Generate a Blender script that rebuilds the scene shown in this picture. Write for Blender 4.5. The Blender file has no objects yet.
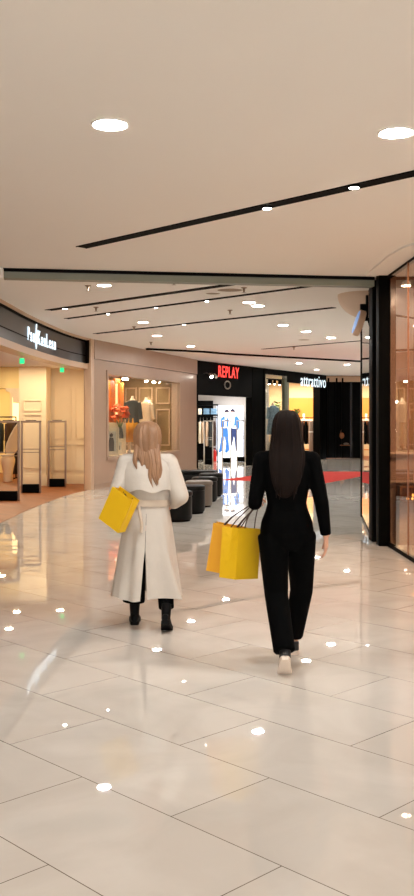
import bpy, bmesh, math, random
from mathutils import Vector, Matrix, Euler
random.seed(7)
PI = math.pi
SC = bpy.context.scene
COL = SC.collection
EYE = 1.62          # camera height in metres
FOC = 948.0         # focal length in pixels of a 414 x 896 picture
CEIL = 3.5

def at(px, Y, py=420.0):
    """point at distance Y along the line of sight"""
    return ((px-207.0)/FOC*Y, Y, EYE-(py-420.0)/FOC*Y)
def ceil_at(px, py):
    Y = FOC*(CEIL-EYE)/(420.0-py)
    return ((px-207.0)/FOC*Y, Y)
def floor_at(px, py):
    Y = FOC*EYE/(py-420.0)
    return ((px-207.0)/FOC*Y, Y)

# ------------------------------------------------------------------ materials
def lin(c):
    c = c/255.0
    return c/12.92 if c <= 0.04045 else ((c+0.055)/1.055)**2.4
def rgb(r, g, b):
    return (lin(r), lin(g), lin(b), 1.0)
def mat(name, col, rough=0.5, metal=0.0, spec=0.5, emit=None, strength=0.0, var=0.06, scale=6.0, bump=0.0, sheen=0.0):
    m = bpy.data.materials.new(name); m.use_nodes = True
    nt = m.node_tree; bs = nt.nodes['Principled BSDF']
    bs.inputs['Roughness'].default_value = rough
    bs.inputs['Metallic'].default_value = metal
    bs.inputs['Specular IOR Level'].default_value = spec
    if sheen: bs.inputs['Sheen Weight'].default_value = sheen
    tc = nt.nodes.new('ShaderNodeTexCoord')
    nz = nt.nodes.new('ShaderNodeTexNoise'); nz.inputs['Scale'].default_value = scale; nz.inputs['Detail'].default_value = 4
    nt.links.new(tc.outputs['Object'], nz.inputs['Vector'])
    mx = nt.nodes.new('ShaderNodeMix'); mx.data_type = 'RGBA'
    mx.inputs[6].default_value = tuple(c*(1-var) for c in col[:3])+(1,)
    mx.inputs[7].default_value = tuple(min(1, c*(1+var)) for c in col[:3])+(1,)
    nt.links.new(nz.outputs['Fac'], mx.inputs[0])
    nt.links.new(mx.outputs[2], bs.inputs['Base Color'])
    if bump:
        bp = nt.nodes.new('ShaderNodeBump'); bp.inputs['Strength'].default_value = bump; bp.inputs['Distance'].default_value = 0.01
        nt.links.new(nz.outputs['Fac'], bp.inputs['Height']); nt.links.new(bp.outputs['Normal'], bs.inputs['Normal'])
    if emit:
        bs.inputs['Emission Color'].default_value = emit
        bs.inputs['Emission Strength'].default_value = strength
    return m
def glass(name, tint=(1, 1, 1, 1), ior=1.5, boost=0.0):
    m = bpy.data.materials.new(name); m.use_nodes = True
    nt = m.node_tree; nt.nodes.remove(nt.nodes['Principled BSDF']); out = nt.nodes['Material Output']
    tr = nt.nodes.new('ShaderNodeBsdfTransparent'); tr.inputs['Color'].default_value = tint
    gl = nt.nodes.new('ShaderNodeBsdfGlossy'); gl.inputs['Roughness'].default_value = 0.01
    fr = nt.nodes.new('ShaderNodeFresnel'); fr.inputs['IOR'].default_value = ior
    # both surfaces of the pane reflect: R2 = 2R/(1+R) on the outer face, nothing more on the way out
    md = nt.nodes.new('ShaderNodeMath'); md.operation = 'ADD'; md.inputs[1].default_value = 1.0
    dv = nt.nodes.new('ShaderNodeMath'); dv.operation = 'DIVIDE'
    m2 = nt.nodes.new('ShaderNodeMath'); m2.operation = 'MULTIPLY'; m2.inputs[1].default_value = 2.0
    ge = nt.nodes.new('ShaderNodeNewGeometry')
    fb = nt.nodes.new('ShaderNodeMath'); fb.operation = 'SUBTRACT'; fb.inputs[0].default_value = 1.0
    mp = nt.nodes.new('ShaderNodeMath'); mp.operation = 'MULTIPLY'; mp.use_clamp = True
    nt.links.new(fr.outputs['Fac'], md.inputs[0]); nt.links.new(fr.outputs['Fac'], m2.inputs[0])
    nt.links.new(m2.outputs[0], dv.inputs[0]); nt.links.new(md.outputs[0], dv.inputs[1])
    nt.links.new(ge.outputs['Backfacing'], fb.inputs[1]); nt.links.new(fb.outputs[0], mp.inputs[1])
    mx = nt.nodes.new('ShaderNodeMixShader')
    nt.links.new(dv.outputs[0], mp.inputs[0]); nt.links.new(mp.outputs[0], mx.inputs['Fac'])
    nt.links.new(tr.outputs[0], mx.inputs[1]); nt.links.new(gl.outputs[0], mx.inputs[2])
    nt.links.new(mx.outputs[0], out.inputs['Surface'])
    return m

def floor_material():
    m = bpy.data.materials.new('polished_tile'); m.use_nodes = True
    nt = m.node_tree; bs = nt.nodes['Principled BSDF']; N = nt.nodes.new; L = nt.links.new
    tc = N('ShaderNodeTexCoord')
    cb = N('ShaderNodeCombineXYZ')
    for i, (d, off) in enumerate((((-0.698, 0.716, 0), 2.276), ((0.716, 0.698, 0), 0.198))):
        dp = N('ShaderNodeVectorMath'); dp.operation = 'DOT_PRODUCT'; dp.inputs[1].default_value = d
        L(tc.outputs['Object'], dp.inputs[0])
        sb = N('ShaderNodeMath'); sb.operation = 'SUBTRACT'; sb.inputs[1].default_value = off
        L(dp.outputs['Value'], sb.inputs[0]); L(sb.outputs[0], cb.inputs[i])
    bk = N('ShaderNodeTexBrick')
    bk.inputs['Scale'].default_value = 1.0; bk.inputs['Brick Width'].default_value = 1.2; bk.inputs['Row Height'].default_value = 0.6
    bk.inputs['Mortar Size'].default_value = 0.0022; bk.inputs['Mortar Smooth'].default_value = 0.1; bk.offset = 0.5; bk.offset_frequency = 2
    bk.inputs['Color1'].default_value = TILE_A; bk.inputs['Color2'].default_value = TILE_B
    bk.inputs['Mortar'].default_value = rgb(96, 80, 66)
    L(cb.outputs[0], bk.inputs['Vector'])
    nz = N('ShaderNodeTexNoise'); nz.inputs['Scale'].default_value = 1.6; nz.inputs['Detail'].default_value = 7; nz.inputs['Distortion'].default_value = 1.2
    L(tc.outputs['Object'], nz.inputs['Vector'])
    rp = N('ShaderNodeValToRGB'); rp.color_ramp.elements[0].color = (0.93, 0.92, 0.91, 1); rp.color_ramp.elements[1].color = (1.04, 1.04, 1.04, 1)
    rp.color_ramp.elements[0].position = 0.35; rp.color_ramp.elements[1].position = 0.62
    L(nz.outputs['Fac'], rp.inputs['Fac'])
    mx = N('ShaderNodeMix'); mx.data_type = 'RGBA'; mx.blend_type = 'MULTIPLY'; mx.inputs[0].default_value = 1.0
    L(bk.outputs['Color'], mx.inputs[6]); L(rp.outputs['Color'], mx.inputs[7])
    L(mx.outputs[2], bs.inputs['Base Color'])
    bs.inputs['Roughness'].default_value = 0.014
    bs.inputs['IOR'].default_value = 1.52
    return m

def wood_material(name, c1, c2, ang=0.0, rough=0.3):
    m = bpy.data.materials.new(name); m.use_nodes = True
    nt = m.node_tree; bs = nt.nodes['Principled BSDF']; N = nt.nodes.new; L = nt.links.new
    tc = N('ShaderNodeTexCoord'); mp = N('ShaderNodeMapping'); mp.inputs['Rotation'].default_value = (0, 0, ang)
    L(tc.outputs['Object'], mp.inputs['Vector'])
    bk = N('ShaderNodeTexBrick'); bk.inputs['Scale'].default_value = 1; bk.inputs['Brick Width'].default_value = 1.4; bk.inputs['Row Height'].default_value = 0.14
    bk.inputs['Mortar Size'].default_value = 0.002; bk.inputs['Color1'].default_value = c1; bk.inputs['Color2'].default_value = c2
    bk.inputs['Mortar'].default_value = tuple(c*0.5 for c in c1[:3])+(1,)
    L(mp.outputs[0], bk.inputs['Vector']); L(bk.outputs['Color'], bs.inputs['Base Color'])
    bs.inputs['Roughness'].default_value = rough
    return m

TILE_A = rgb(213, 207, 199); TILE_B = rgb(210, 203, 194)
M = {}
M['tile'] = floor_material()
M['ceiling'] = mat('ceiling_plaster', rgb(243, 240, 234), 0.9, spec=0.1, var=0.015, scale=0.7)
M['stone'] = mat('pink_stone', rgb(174, 146, 124), 0.28, var=0.07, scale=2.2)
M['stone_trim'] = mat('stone_trim', rgb(206, 172, 142), 0.35, var=0.04)
M['black'] = mat('black_metal', rgb(9, 9, 8), 0.5, spec=0.02, var=0.1)
M['black_matt'] = mat('black_matt', rgb(8, 8, 8), 0.6, spec=0.05, var=0.1)
M['fascia'] = mat('dark_brown_gloss', rgb(30, 21, 16), 0.28, spec=0.3, var=0.08)
M['slot'] = mat('slot_black', rgb(8, 7, 7), 0.8, spec=0.1)
M['rail'] = mat('grey_green_rail', rgb(126, 128, 112), 0.45, var=0.12, scale=3)
M['cream'] = mat('cream_paint', rgb(230, 208, 172), 0.55, var=0.03)
M['yellow_wall'] = mat('warm_yellow_paint', rgb(246, 218, 150), 0.6, var=0.03)
M['wood'] = wood_material('amber_wood', rgb(142, 78, 28), rgb(126, 66, 22), 0.9, 0.5)
M['wood_panel'] = wood_material('honey_wood_panel', rgb(214, 140, 62), rgb(204, 130, 56), 0.0, 0.4)
M['grey_metal'] = mat('warm_grey_metal', rgb(150, 128, 112), 0.35, metal=0.4)
M['steel'] = mat('brushed_steel', rgb(190, 182, 172), 0.3, metal=0.9)
M['white_trim'] = mat('white_enamel', rgb(240, 236, 228), 0.4)
M['lamp'] = mat('lamp_glow', rgb(255, 250, 242), 0.5, emit=(0.98, 1.0, 0.99, 1), strength=320.0, var=0)
M['spot_glow'] = mat('spot_glow', rgb(255, 250, 240), 0.5, emit=(1.0, 0.92, 0.8, 1), strength=60.0, var=0)
M['sign_white'] = mat('sign_white_glow', rgb(240, 248, 255), 0.5, emit=(0.72, 0.90, 1.0, 1), strength=1.05, var=0)
M['sign_red'] = mat('sign_red_glow', rgb(255, 60, 50), 0.5, emit=(1.0, 0.06, 0.05, 1), strength=1.5, var=0)
M['sign_green'] = mat('sign_green_glow', rgb(20, 220, 110), 0.5, emit=(0.02, 0.75, 0.24, 1), strength=1.3, var=0)
M['sign_blue'] = mat('sign_blue_glow', rgb(90, 140, 210), 0.4, emit=(0.16, 0.34, 0.72, 1), strength=0.45, var=0.3, scale=14)
M['poster'] = mat('backlit_white', rgb(245, 248, 255), 0.4, emit=(0.93, 0.97, 1.0, 1), strength=1.3, var=0)
M['glow_halo'] = mat('lit_frame', rgb(220, 228, 240), 0.5, emit=(0.62, 0.75, 1.0, 1), strength=0.7, var=0)
M['p_blue'] = mat('print_denim_blue', rgb(50, 110, 190), 0.5, emit=(0.06, 0.21, 0.60, 1), strength=0.65, var=0.45, scale=7)
M['p_navy'] = mat('print_navy', rgb(30, 44, 84), 0.5, emit=(0.03, 0.05, 0.16, 1), strength=0.9, var=0.3, scale=9)
M['p_skin'] = mat('print_skin', rgb(230, 200, 180), 0.5, emit=(0.62, 0.40, 0.30, 1), strength=0.8, var=0)
M['p_hair'] = mat('print_hair', rgb(30, 24, 40), 0.5, emit=(0.04, 0.03, 0.06, 1), strength=1.0, var=0)
M['p_shirt'] = mat('print_shirt', rgb(240, 240, 245), 0.5, emit=(0.62, 0.68, 0.82, 1), strength=0.9, var=0)
M['red'] = mat('red_carpet', rgb(206, 38, 24), 0.9, var=0.06, scale=40, bump=0.3)
M['red_gloss'] = mat('red_enamel', rgb(214, 30, 22), 0.3)
M['glass'] = glass('clear_glass', (0.93, 0.94, 0.92, 1))
M['bronze_glass'] = glass('bronze_glass', (0.80, 0.70, 0.62, 1), 1.5)
M['brown_gloss'] = mat('bronze_polished_panel', rgb(164, 126, 102), 0.2, var=0.05, scale=1.0, spec=0.7)
M['brown_niche'] = mat('niche_wood', rgb(128, 78, 40), 0.3, var=0.12)
M['white_floor'] = mat('white_polished_floor', rgb(226, 216, 196), 0.08, var=0.02)
M['stool_black'] = mat('black_leather', rgb(12, 11, 10), 0.45, spec=0.15, var=0.2, scale=30, bump=0.15)
M['stool_grey'] = mat('taupe_leather', rgb(112, 98, 86), 0.45, var=0.1, scale=30, bump=0.15)
M['skin'] = mat('skin', rgb(214, 160, 132), 0.5, var=0.04)
M['eye'] = mat('eye', rgb(40, 28, 22), 0.2)
M['lip'] = mat('lip', rgb(170, 84, 78), 0.4)
M['hair_dark'] = mat('dark_brown_hair', rgb(24, 15, 11), 0.7, spec=0.1, var=0.35, scale=18)
M['hair_blond'] = mat('ash_blond_hair', rgb(146, 108, 78), 0.5, var=0.25, scale=18)
M['cloth_black'] = mat('black_cloth', rgb(5, 5, 5), 0.9, spec=0.05, var=0.2, scale=25, bump=0.2)
M['coat'] = mat('pale_trench_cloth', rgb(200, 190, 178), 0.85, var=0.05, scale=9, bump=0.5)
M['coat_belt'] = mat('trench_belt_cloth', rgb(198, 180, 160), 0.85, var=0.06, scale=12)
M['boot'] = mat('black_boot', rgb(11, 10, 10), 0.6, spec=0.12)
M['sneaker'] = mat('pale_grey_sneaker', rgb(186, 170, 156), 0.7, var=0.1)
M['sneaker_dark'] = mat('black_sneaker_panel', rgb(30, 28, 28), 0.6)
M['sole'] = mat('white_sole', rgb(222, 206, 190), 0.6)
M['bag_yellow'] = mat('yellow_paper', rgb(236, 188, 14), 0.55, var=0.03)
M['bag_orange'] = mat('deep_yellow_paper', rgb(232, 166, 12), 0.55, var=0.03)
M['strap'] = mat('dark_cord', rgb(60, 44, 30), 0.8)
M['orange'] = mat('orange_panel', rgb(222, 112, 12), 0.5, var=0.08)
M['flower'] = mat('orange_red_petals', rgb(206, 78, 22), 0.7, var=0.6, scale=26)
M['leaf'] = mat('green_leaf', rgb(84, 112, 44), 0.6, var=0.3, scale=15)
M['photo_grey'] = mat('photo_print', rgb(196, 190, 172), 0.4, var=0.3, scale=9)
M['bulkhead'] = mat('bulkhead_shade', rgb(216, 196, 176), 0.8, var=0.02)  # darker than the ceiling: the dome's shading is put into the colour
M['frame_cream'] = mat('cream_frame', rgb(226, 206, 172), 0.45)
M['dark_cloth'] = mat('charcoal_cloth', rgb(44, 50, 50), 0.85, var=0.2)
M['mustard'] = mat('mustard_cloth', rgb(216, 144, 18), 0.8, var=0.1)
M['beige_cloth'] = mat('beige_cloth', rgb(206, 178, 150), 0.85, var=0.1)
M['white_cloth'] = mat('white_cloth', rgb(238, 226, 206), 0.85, var=0.05)
M['blue_cloth'] = mat('denim_cloth', rgb(92, 124, 150), 0.85, var=0.25)
M['brown_cloth'] = mat('dark_brown_cloth', rgb(56, 34, 26), 0.85, var=0.2)
M['print_cloth'] = mat('blue_white_print_cloth', rgb(140, 168, 190), 0.8, var=0.6, scale=16)
M['shop_beige'] = mat('shop_beige_paint', rgb(214, 188, 146), 0.6, var=0.04)
M['shop_grey'] = mat('shop_pale_grey', rgb(206, 200, 194), 0.5, var=0.03)
M['taupe_mirror'] = mat('taupe_panel', rgb(150, 124, 92), 0.12, var=0.06)
M['navy_reflection'] = mat('navy_reflection', rgb(14, 20, 30), 0.15)
M['ceramic'] = mat('white_ceramic', rgb(244, 224, 196), 0.3, var=0.02)
M['vent'] = mat('ceiling_grille', rgb(150, 128, 106), 0.7)
M['amber_glow'] = mat('amber_glow', rgb(255, 180, 70), 0.5, emit=(1.0, 0.5, 0.12, 1), strength=5.0, var=0)
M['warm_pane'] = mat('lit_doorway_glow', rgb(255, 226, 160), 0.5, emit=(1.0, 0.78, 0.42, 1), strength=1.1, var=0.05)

# ------------------------------------------------------------------ mesh builder
class MB:
    def __init__(s): s.v = []; s.f = []
    def add(s, vs, fs):
        o = len(s.v); s.v += [tuple(v) for v in vs]; s.f += [tuple(i+o for i in f) for f in fs]; return s
    def box(s, c, d, rz=0.0, rot=None):
        R = Euler(rot).to_matrix() if rot else Matrix.Rotation(rz, 3, 'Z')
        vs = []
        for z in (-1, 1):
            for x, y in ((-1, -1), (1, -1), (1, 1), (-1, 1)):
                vs.append(Vector(c)+R@Vector((x*d[0]/2, y*d[1]/2, z*d[2]/2)))
        return s.add(vs, [(3, 2, 1, 0), (4, 5, 6, 7), (0, 1, 5, 4), (1, 2, 6, 5), (2, 3, 7, 6), (3, 0, 4, 7)])
    def loft(s, rings, cap=True):
        n = len(rings[0]); vs = [p for r in rings for p in r]; fs = []
        for k in range(len(rings)-1):
            for i in range(n):
                j = (i+1) % n
                fs.append((k*n+i, k*n+j, (k+1)*n+j, (k+1)*n+i))
        if cap:
            fs.append(tuple(range(n-1, -1, -1))); b = (len(rings)-1)*n; fs.append(tuple(range(b, b+n)))
        return s.add(vs, fs)
    def cyl(s, p0, p1, r0, r1=None, n=16):
        r1 = r0 if r1 is None else r1
        p0, p1 = Vector(p0), Vector(p1); d = (p1-p0).normalized()
        a = d.orthogonal().normalized(); b = d.cross(a)
        return s.loft([[p+(a*math.cos(2*PI*i/n)+b*math.sin(2*PI*i/n))*r for i in range(n)] for p, r in ((p0, r0), (p1, r1))])
    def tube(s, pts, r, n=8):
        pts = [Vector(p) for p in pts]; rings = []; a = None
        for k, p in enumerate(pts):
            d = (pts[min(k+1, len(pts)-1)]-pts[max(k-1, 0)]).normalized()
            if a is None: a = d.orthogonal().normalized()
            a = (a-d*a.dot(d)).normalized(); b = d.cross(a)
            rr = r[k] if isinstance(r, (list, tuple)) else r
            rings.append([p+(a*math.cos(2*PI*i/n)+b*math.sin(2*PI*i/n))*rr for i in range(n)])
        return s.loft(rings)
    def lathe(s, prof, c=(0, 0, 0), n=28, cap=True):
        return s.loft([[(c[0]+r*math.cos(2*PI*i/n), c[1]+r*math.sin(2*PI*i/n), c[2]+z) for i in range(n)] for r, z in prof], cap)
    def prism(s, poly, z0, z1):
        n = len(poly)
        return s.loft([[(x, y, z) for x, y in poly] for z in (z0, z1)])
    def panel(s, poly, y0, y1):      # polygon in X-Z, extruded along Y
        return s.loft([[(x, y, z) for x, z in poly] for y in (y1, y0)])
    def ell(s, c, r, rot=(0, 0, 0), n=20, m=12):
        R = Euler(rot).to_matrix(); rings = []
        for k in range(m+1):
            t = -PI/2+PI*k/m; t = max(-PI/2+0.02, min(PI/2-0.02, t))
            rings.append([Vector(c)+R@Vector((r[0]*math.cos(t)*math.cos(2*PI*i/n), r[1]*math.cos(t)*math.sin(2*PI*i/n), r[2]*math.sin(t))) for i in range(n)])
        return s.loft(rings)
    def strip(s, pts, z0, z1, th):   # wall along a polyline, thickened to its left
        n = len(pts); off = []
        for k in range(n):
            d = (Vector(pts[min(k+1, n-1)])-Vector(pts[max(k-1, 0)])).normalized()
            off.append((pts[k][0]-d[1]*th, pts[k][1]+d[0]*th))
        rings = []
        for k in range(n):
            a, b = pts[k], off[k]
            rings.append([(a[0], a[1], z0), (a[0], a[1], z1), (b[0], b[1], z1), (b[0], b[1], z0)])
        return s.loft(rings)
    def build(s, name, m, parent=None, smooth=False, bevel=0.0, kind=None, xf=None):
        me = bpy.data.meshes.new(name)
        vs = s.v if xf is None else [tuple(xf@Vector(v)) for v in s.v]
        me.from_pydata(vs, [], s.f)
        bm = bmesh.new(); bm.from_mesh(me)
        bmesh.ops.recalc_face_normals(bm, faces=bm.faces)
        if bevel:
            es = [e for e in bm.edges if len(e.link_faces) == 2 and e.calc_face_angle(0) > 0.6]
            bmesh.ops.bevel(bm, geom=es, offset=bevel, segments=3, profile=0.5, affect='EDGES')
        bm.to_mesh(me); bm.free()
        return finish(name, me, m, parent, smooth or bevel > 0, kind)
def finish(name, me, m, parent=None, smooth=False, kind=None):
    me.materials.clear(); me.materials.append(M[m] if isinstance(m, str) else m)
    if smooth:
        me.shade_smooth()
        me.set_sharp_from_angle(angle=math.radians(42))
    o = bpy.data.objects.new(name, me); COL.objects.link(o)
    if parent: o.parent = parent
    if kind: o['kind'] = kind
    return o
def thing(name, label, cat, loc=(0, 0, 0), rz=0.0, group=None):
    o = bpy.data.objects.new(name, None); COL.objects.link(o)
    o.location = loc; o.rotation_euler = (0, 0, rz); o.empty_display_size = 0.1
    o['label'] = label; o['category'] = cat
    if group: o['group'] = group
    return o
def tag(o, label, cat, group=None):
    o['label'] = label; o['category'] = cat
    if group: o['group'] = group
    return o
def dup(root, loc, rz=None, label=None):
    r = root.copy(); COL.objects.link(r); r.location = loc
    if rz is not None: r.rotation_euler = (0, 0, rz)
    if label: r['label'] = label
    for ch in list(root.children):
        c = ch.copy(); COL.objects.link(c); c.parent = r
        for g in list(ch.children):
            d = g.copy(); COL.objects.link(d); d.parent = c
    return r
def structure(mb, name, m, smooth=False, bevel=0.0):
    return mb.build(name, m, None, smooth, bevel, 'structure')
def blob(prims, voxel, smooth=2):
    """one continuous skin over tapered capsules, ellipsoids and lofts"""
    b = MB()
    for p in prims:
        if p[0] == 'c':
            _, p0, r0, p1, r1 = p
            b.cyl(p0, p1, r0, r1, 14); b.ell(p0, (r0,)*3, n=14, m=8); b.ell(p1, (r1,)*3, n=14, m=8)
        elif p[0] == 'f':
            _, p0, r0, p1, r1 = p; b.cyl(p0, p1, r0, r1, 20)
        elif p[0] == 'e':
            b.ell(p[1], p[2], p[3] if len(p) > 3 else (0, 0, 0))
        elif p[0] == 'l':
            b.loft(p[1])
    me = bpy.data.meshes.new('tmp'); me.from_pydata(b.v, [], b.f)
    bm = bmesh.new(); bm.from_mesh(me); bmesh.ops.recalc_face_normals(bm, faces=bm.faces); bm.to_mesh(me); bm.free()
    o = bpy.data.objects.new('tmp', me); COL.objects.link(o)
    r = o.modifiers.new('r', 'REMESH'); r.mode = 'VOXEL'; r.voxel_size = voxel; r.adaptivity = 0
    if smooth:
        sm = o.modifiers.new('s', 'SMOOTH'); sm.iterations = smooth; sm.factor = 0.5
    dg = bpy.context.evaluated_depsgraph_get(); dg.update()
    res = bpy.data.meshes.new_from_object(o.evaluated_get(dg))
    bpy.data.objects.remove(o); bpy.data.meshes.remove(me)
    return res
def text_mesh(txt, size, extrude=0.02, offset=0.0, sx=1.0, shear=0.0, space=1.0):
    c = bpy.data.curves.new('txt', 'FONT'); c.body = txt; c.size = size; c.extrude = extrude; c.offset = offset; c.shear = shear
    c.space_character = space; c.align_x = 'LEFT'; c.resolution_u = 4
    o = bpy.data.objects.new('txt', c); COL.objects.link(o)
    dg = bpy.context.evaluated_depsgraph_get(); dg.update()
    me = bpy.data.meshes.new_from_object(o.evaluated_get(dg))
    for v in me.vertices: v.co.x *= sx
    bpy.data.objects.remove(o); bpy.data.curves.remove(c)
    return me
def stand_text(me, origin, direction):
    """stands flat text up on a wall; x runs along direction, front faces its right-hand side"""
    d = Vector((direction[0], direction[1], 0)).normalized(); up = Vector((0, 0, 1)); n = d.cross(up)
    for v in me.vertices:
        x, y, z = v.co
        v.co = d*x+up*y+n*z
    return me

# ------------------------------------------------------------------ setting
# lines that bound the mall
LEFT_CURVE = [(-3.75, 4.0), (-3.45, 9.0), (-3.30, 12.0), (-3.26, 14.0), (-3.24, 15.5), (-3.22, 17.0), (-3.13, 18.8), (-2.98, 20.6), (-2.70, 22.2)]
def smooth_line(pts, n=6):
    out = []
    for k in range(len(pts)-1):
        p0 = Vector(pts[max(k-1, 0)]); p1 = Vector(pts[k]); p2 = Vector(pts[k+1]); p3 = Vector(pts[min(k+2, len(pts)-1)])
        for i in range(n):
            t = i/n
            out.append(tuple(0.5*((2*p1)+(-p0+p2)*t+(2*p0-5*p1+4*p2-p3)*t*t+(-p0+3*p1-3*p2+p3)*t**3)))
    out.append(tuple(pts[-1])); return out
LC = smooth_line(LEFT_CURVE)
S0, S1 = Vector((-2.62, 22.2)), Vector((-0.37, 29.5))      # stone wall
R0, R1 = Vector((-0.35, 29.75)), Vector((2.05, 34.4))      # denim shop front
A0, A1 = Vector((2.07, 34.4)), Vector((4.95, 39.8))        # clothes shop front

structure(MB().prism([(-5, -7), (9, -7), (9, 41), (4.95, 39.9), (2.05, 34.5), (-0.35, 29.8), (-2.7, 22.3)] + [(x, y) for x, y in reversed(LC)] + [(-5, 4)], -0.12, 0.0), 'floor', 'tile')
structure(MB().prism([(-12, -7), (10, -7), (10, 46), (-12, 46)], CEIL, CEIL+0.25), 'ceiling', 'ceiling')
# black strip standing in for the shadow gap in the far ceiling
stp = smooth_line([(-1.54, 24.75), (-0.05, 25.8), (0.65, 26.6), (2.77, 28.3), (5.2, 30.2), (8.5, 32.5)], 4)
structure(MB().strip(stp, 3.455, 3.5, 0.12), 'trim_1', 'slot')
# smoke curtain housing across the ceiling
d = Vector((4.75, 0.72)).normalized()
sm = thing('smoke_curtain_housing', 'long grey-green metal smoke curtain housing running across the ceiling', 'ceiling rail', (0, 0, 0))
b = MB(); b.strip([(-2.62, 11.72), (2.2, 12.46)], 3.375, 3.46, 0.16); b.build('housing', 'rail', sm)
b = MB(); b.strip([(-2.62, 11.70), (2.2, 12.44)], 3.46, 3.499, 0.2); b.build('dark_strip', 'slot', sm)  # dark strip between the housing and the ceiling
b = MB(); b.box((-2.6, 11.76, 3.43), (0.16, 0.26, 0.13), 0.15); b.build('end_bracket', 'ceiling', sm, bevel=0.02)

# left shop: fascia, trim, soffit, floor, walls
vis = [p for p in LC if p[1] >= 8.0]
structure(MB().strip([p for p in vis if p[1] <= 22.0]+[(-2.80, 21.75)], 2.92, 3.45, 0.12), 'fascia_panel', 'fascia', smooth=True)
b = MB(); b.strip([(x+0.05, y) for x, y in vis], 3.45, 3.5, 0.2)
structure(b, 'trim_2', 'stone_trim', smooth=True)
b = MB(); b.strip([(x+0.01, y) for x, y in vis], 2.80, 2.92, 0.3)
structure(b, 'trim_3', 'stone_trim', smooth=True)
b = MB(); b.strip([(x+0.02, y) for x, y in vis if y < 22.0], 3.41, 3.45, 0.05); b.strip([(x+0.012, y) for x, y in vis if y < 22.0], 3.09, 3.105, 0.05)
structure(b, 'trim_4', 'black', smooth=True)
b = MB(); b.box((-2.73, 22.0, 1.75), (0.16, 0.25, 3.5), -0.17)
structure(b, 'trim_5', 'stone_trim', bevel=0.01)
structure(MB().prism([(-12, 4), (-12, 34), (-4.6, 34), (-4.6, 24.2), (-2.78, 24.2), (-2.72, 22.3)]+[(x, y) for x, y in reversed(LC)], -0.12, 0.004), 'floor_left_shop', 'wood')
structure(MB().prism([(-12, 4), (-12, 34), (-4.6, 34), (-4.6, 24.2), (-2.95, 24.2), (-2.95, 22.2)]+[(x-0.16, y) for x, y in reversed(LC[:-1])], 2.93, 3.05), 'ceiling_left_shop', 'ceiling')
# panelled wall behind the gates
b = MB(); b.box((-3.72, 24.1, 1.47), (2.1, 0.12, 2.92)); structure(b, 'wall_left_shop_back', 'cream')
b = MB()
for x0, x1 in ((-3.88, -3.46), (-3.34, -2.92)):
    for z0, z1 in ((0.35, 1.0), (1.15, 2.45)):
        cx, cz, w, h = (x0+x1)/2, (z0+z1)/2, x1-x0, z1-z0
        b.box((cx, 24.03, z0), (w, 0.03, 0.035)); b.box((cx, 24.03, z1), (w, 0.03, 0.035)); b.box((x0, 24.03, cz), (0.035, 0.03, h)); b.box((x1, 24.03, cz), (0.035, 0.03, h))
structure(b, 'trim_6', 'cream')
b = MB(); b.box((-3.35, 24.02, 0.1), (1.3, 0.05, 0.19)); b.box((-3.35, 24.025, 0.205), (1.3, 0.035, 0.03)); structure(b, 'baseboard_left', 'cream')
# square pier with capital
pier = MB(); pier.box((-4.27, 23.55, 1.47), (0.66, 0.7, 2.92)); structure(pier, 'wall_left_shop_pier', 'cream')
b = MB(); b.box((-4.27, 23.55, 0.13), (0.72, 0.76, 0.26)); b.box((-4.27, 23.55, 0.28), (0.69, 0.73, 0.05)); structure(b, 'baseboard_pier', 'cream', bevel=0.01)
b = MB()
for z0, z1, x0, x1 in ((0.45, 1.75, -4.48, -4.06), (1.85, 2.1, -4.48, -4.06)):
    cx, cz, w, h = (x0+x1)/2, (z0+z1)/2, x1-x0, z1-z0
    for dd in ((cx, z0, w, 0.03), (cx, z1, w, 0.03), (x0, cz, 0.03, h), (x1, cz, 0.03, h)): b.box((dd[0], 23.19, dd[1]), (dd[2], 0.025, dd[3]))
structure(b, 'trim_7', 'cream')
b = MB()   # corbel: curved bracket carrying the beam
prof = [(-4.6, 2.40), (-4.95, 2.40), (-4.95, 2.33), (-4.86, 2.31), (-4.80, 2.25), (-4.775, 2.16), (-4.77, 2.05), (-4.6, 2.05)]
b.panel(prof, 23.3, 23.8); structure(b, 'trim_8', 'cream')
b = MB(); b.box((-6.4, 23.55, 2.66), (3.6, 0.5, 0.52)); structure(b, 'wall_left_shop_beam', 'yellow_wall')
b = MB(); b.box((-8.2, 29.0, 1.47), (7.6, 0.12, 2.92)); structure(b, 'wall_left_shop_far', 'yellow_wall')
b = MB(); b.box((-4.62, 26.6, 1.47), (0.12, 4.9, 2.92)); structure(b, 'wall_left_shop_side', 'yellow_wall')
b = MB(); b.box((-11.95, 18.0, 1.75), (0.1, 28, 3.5)); structure(b, 'wall_left_shop_outer', 'cream')
b = MB(); b.box((-8, 4.0, 1.75), (8.4, 0.1, 3.5)); structure(b, 'wall_left_shop_near', 'cream')
# stone wall with a display window, built in its own frame: u along the wall, w inwards
SU = (S1-S0).normalized(); SN = Vector((-SU.y, SU.x)); SLEN = (S1-S0).length
SANG = math.atan2(SU.y, SU.x)
def sw(u, w, z=0.0):
    p = S0+SU*u+SN*w
    return (p.x, p.y, z)
def swbox(b, u0, u1, w0, w1, z0, z1):
    return b.box(sw((u0+u1)/2, (w0+w1)/2, (z0+z1)/2), (u1-u0, w1-w0, z1-z0), SANG)
U0, U1, ZB, ZT = 0.76, 6.10, 0.72, 2.72
b = MB()
swbox(b, -0.08, U0, 0, 0.25, 0, 3.04); swbox(b, U1, SLEN+0.15, 0, 0.25, 0, 3.04)
swbox(b, U0, U1, 0, 0.25, 0, ZB); swbox(b, U0, U1, 0, 0.25, ZT, 3.04); swbox(b, -0.08, SLEN+0.15, -0.025, 0.25, 3.05, 3.5)
structure(b, 'wall_left_stone', 'stone')
b = MB()
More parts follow.
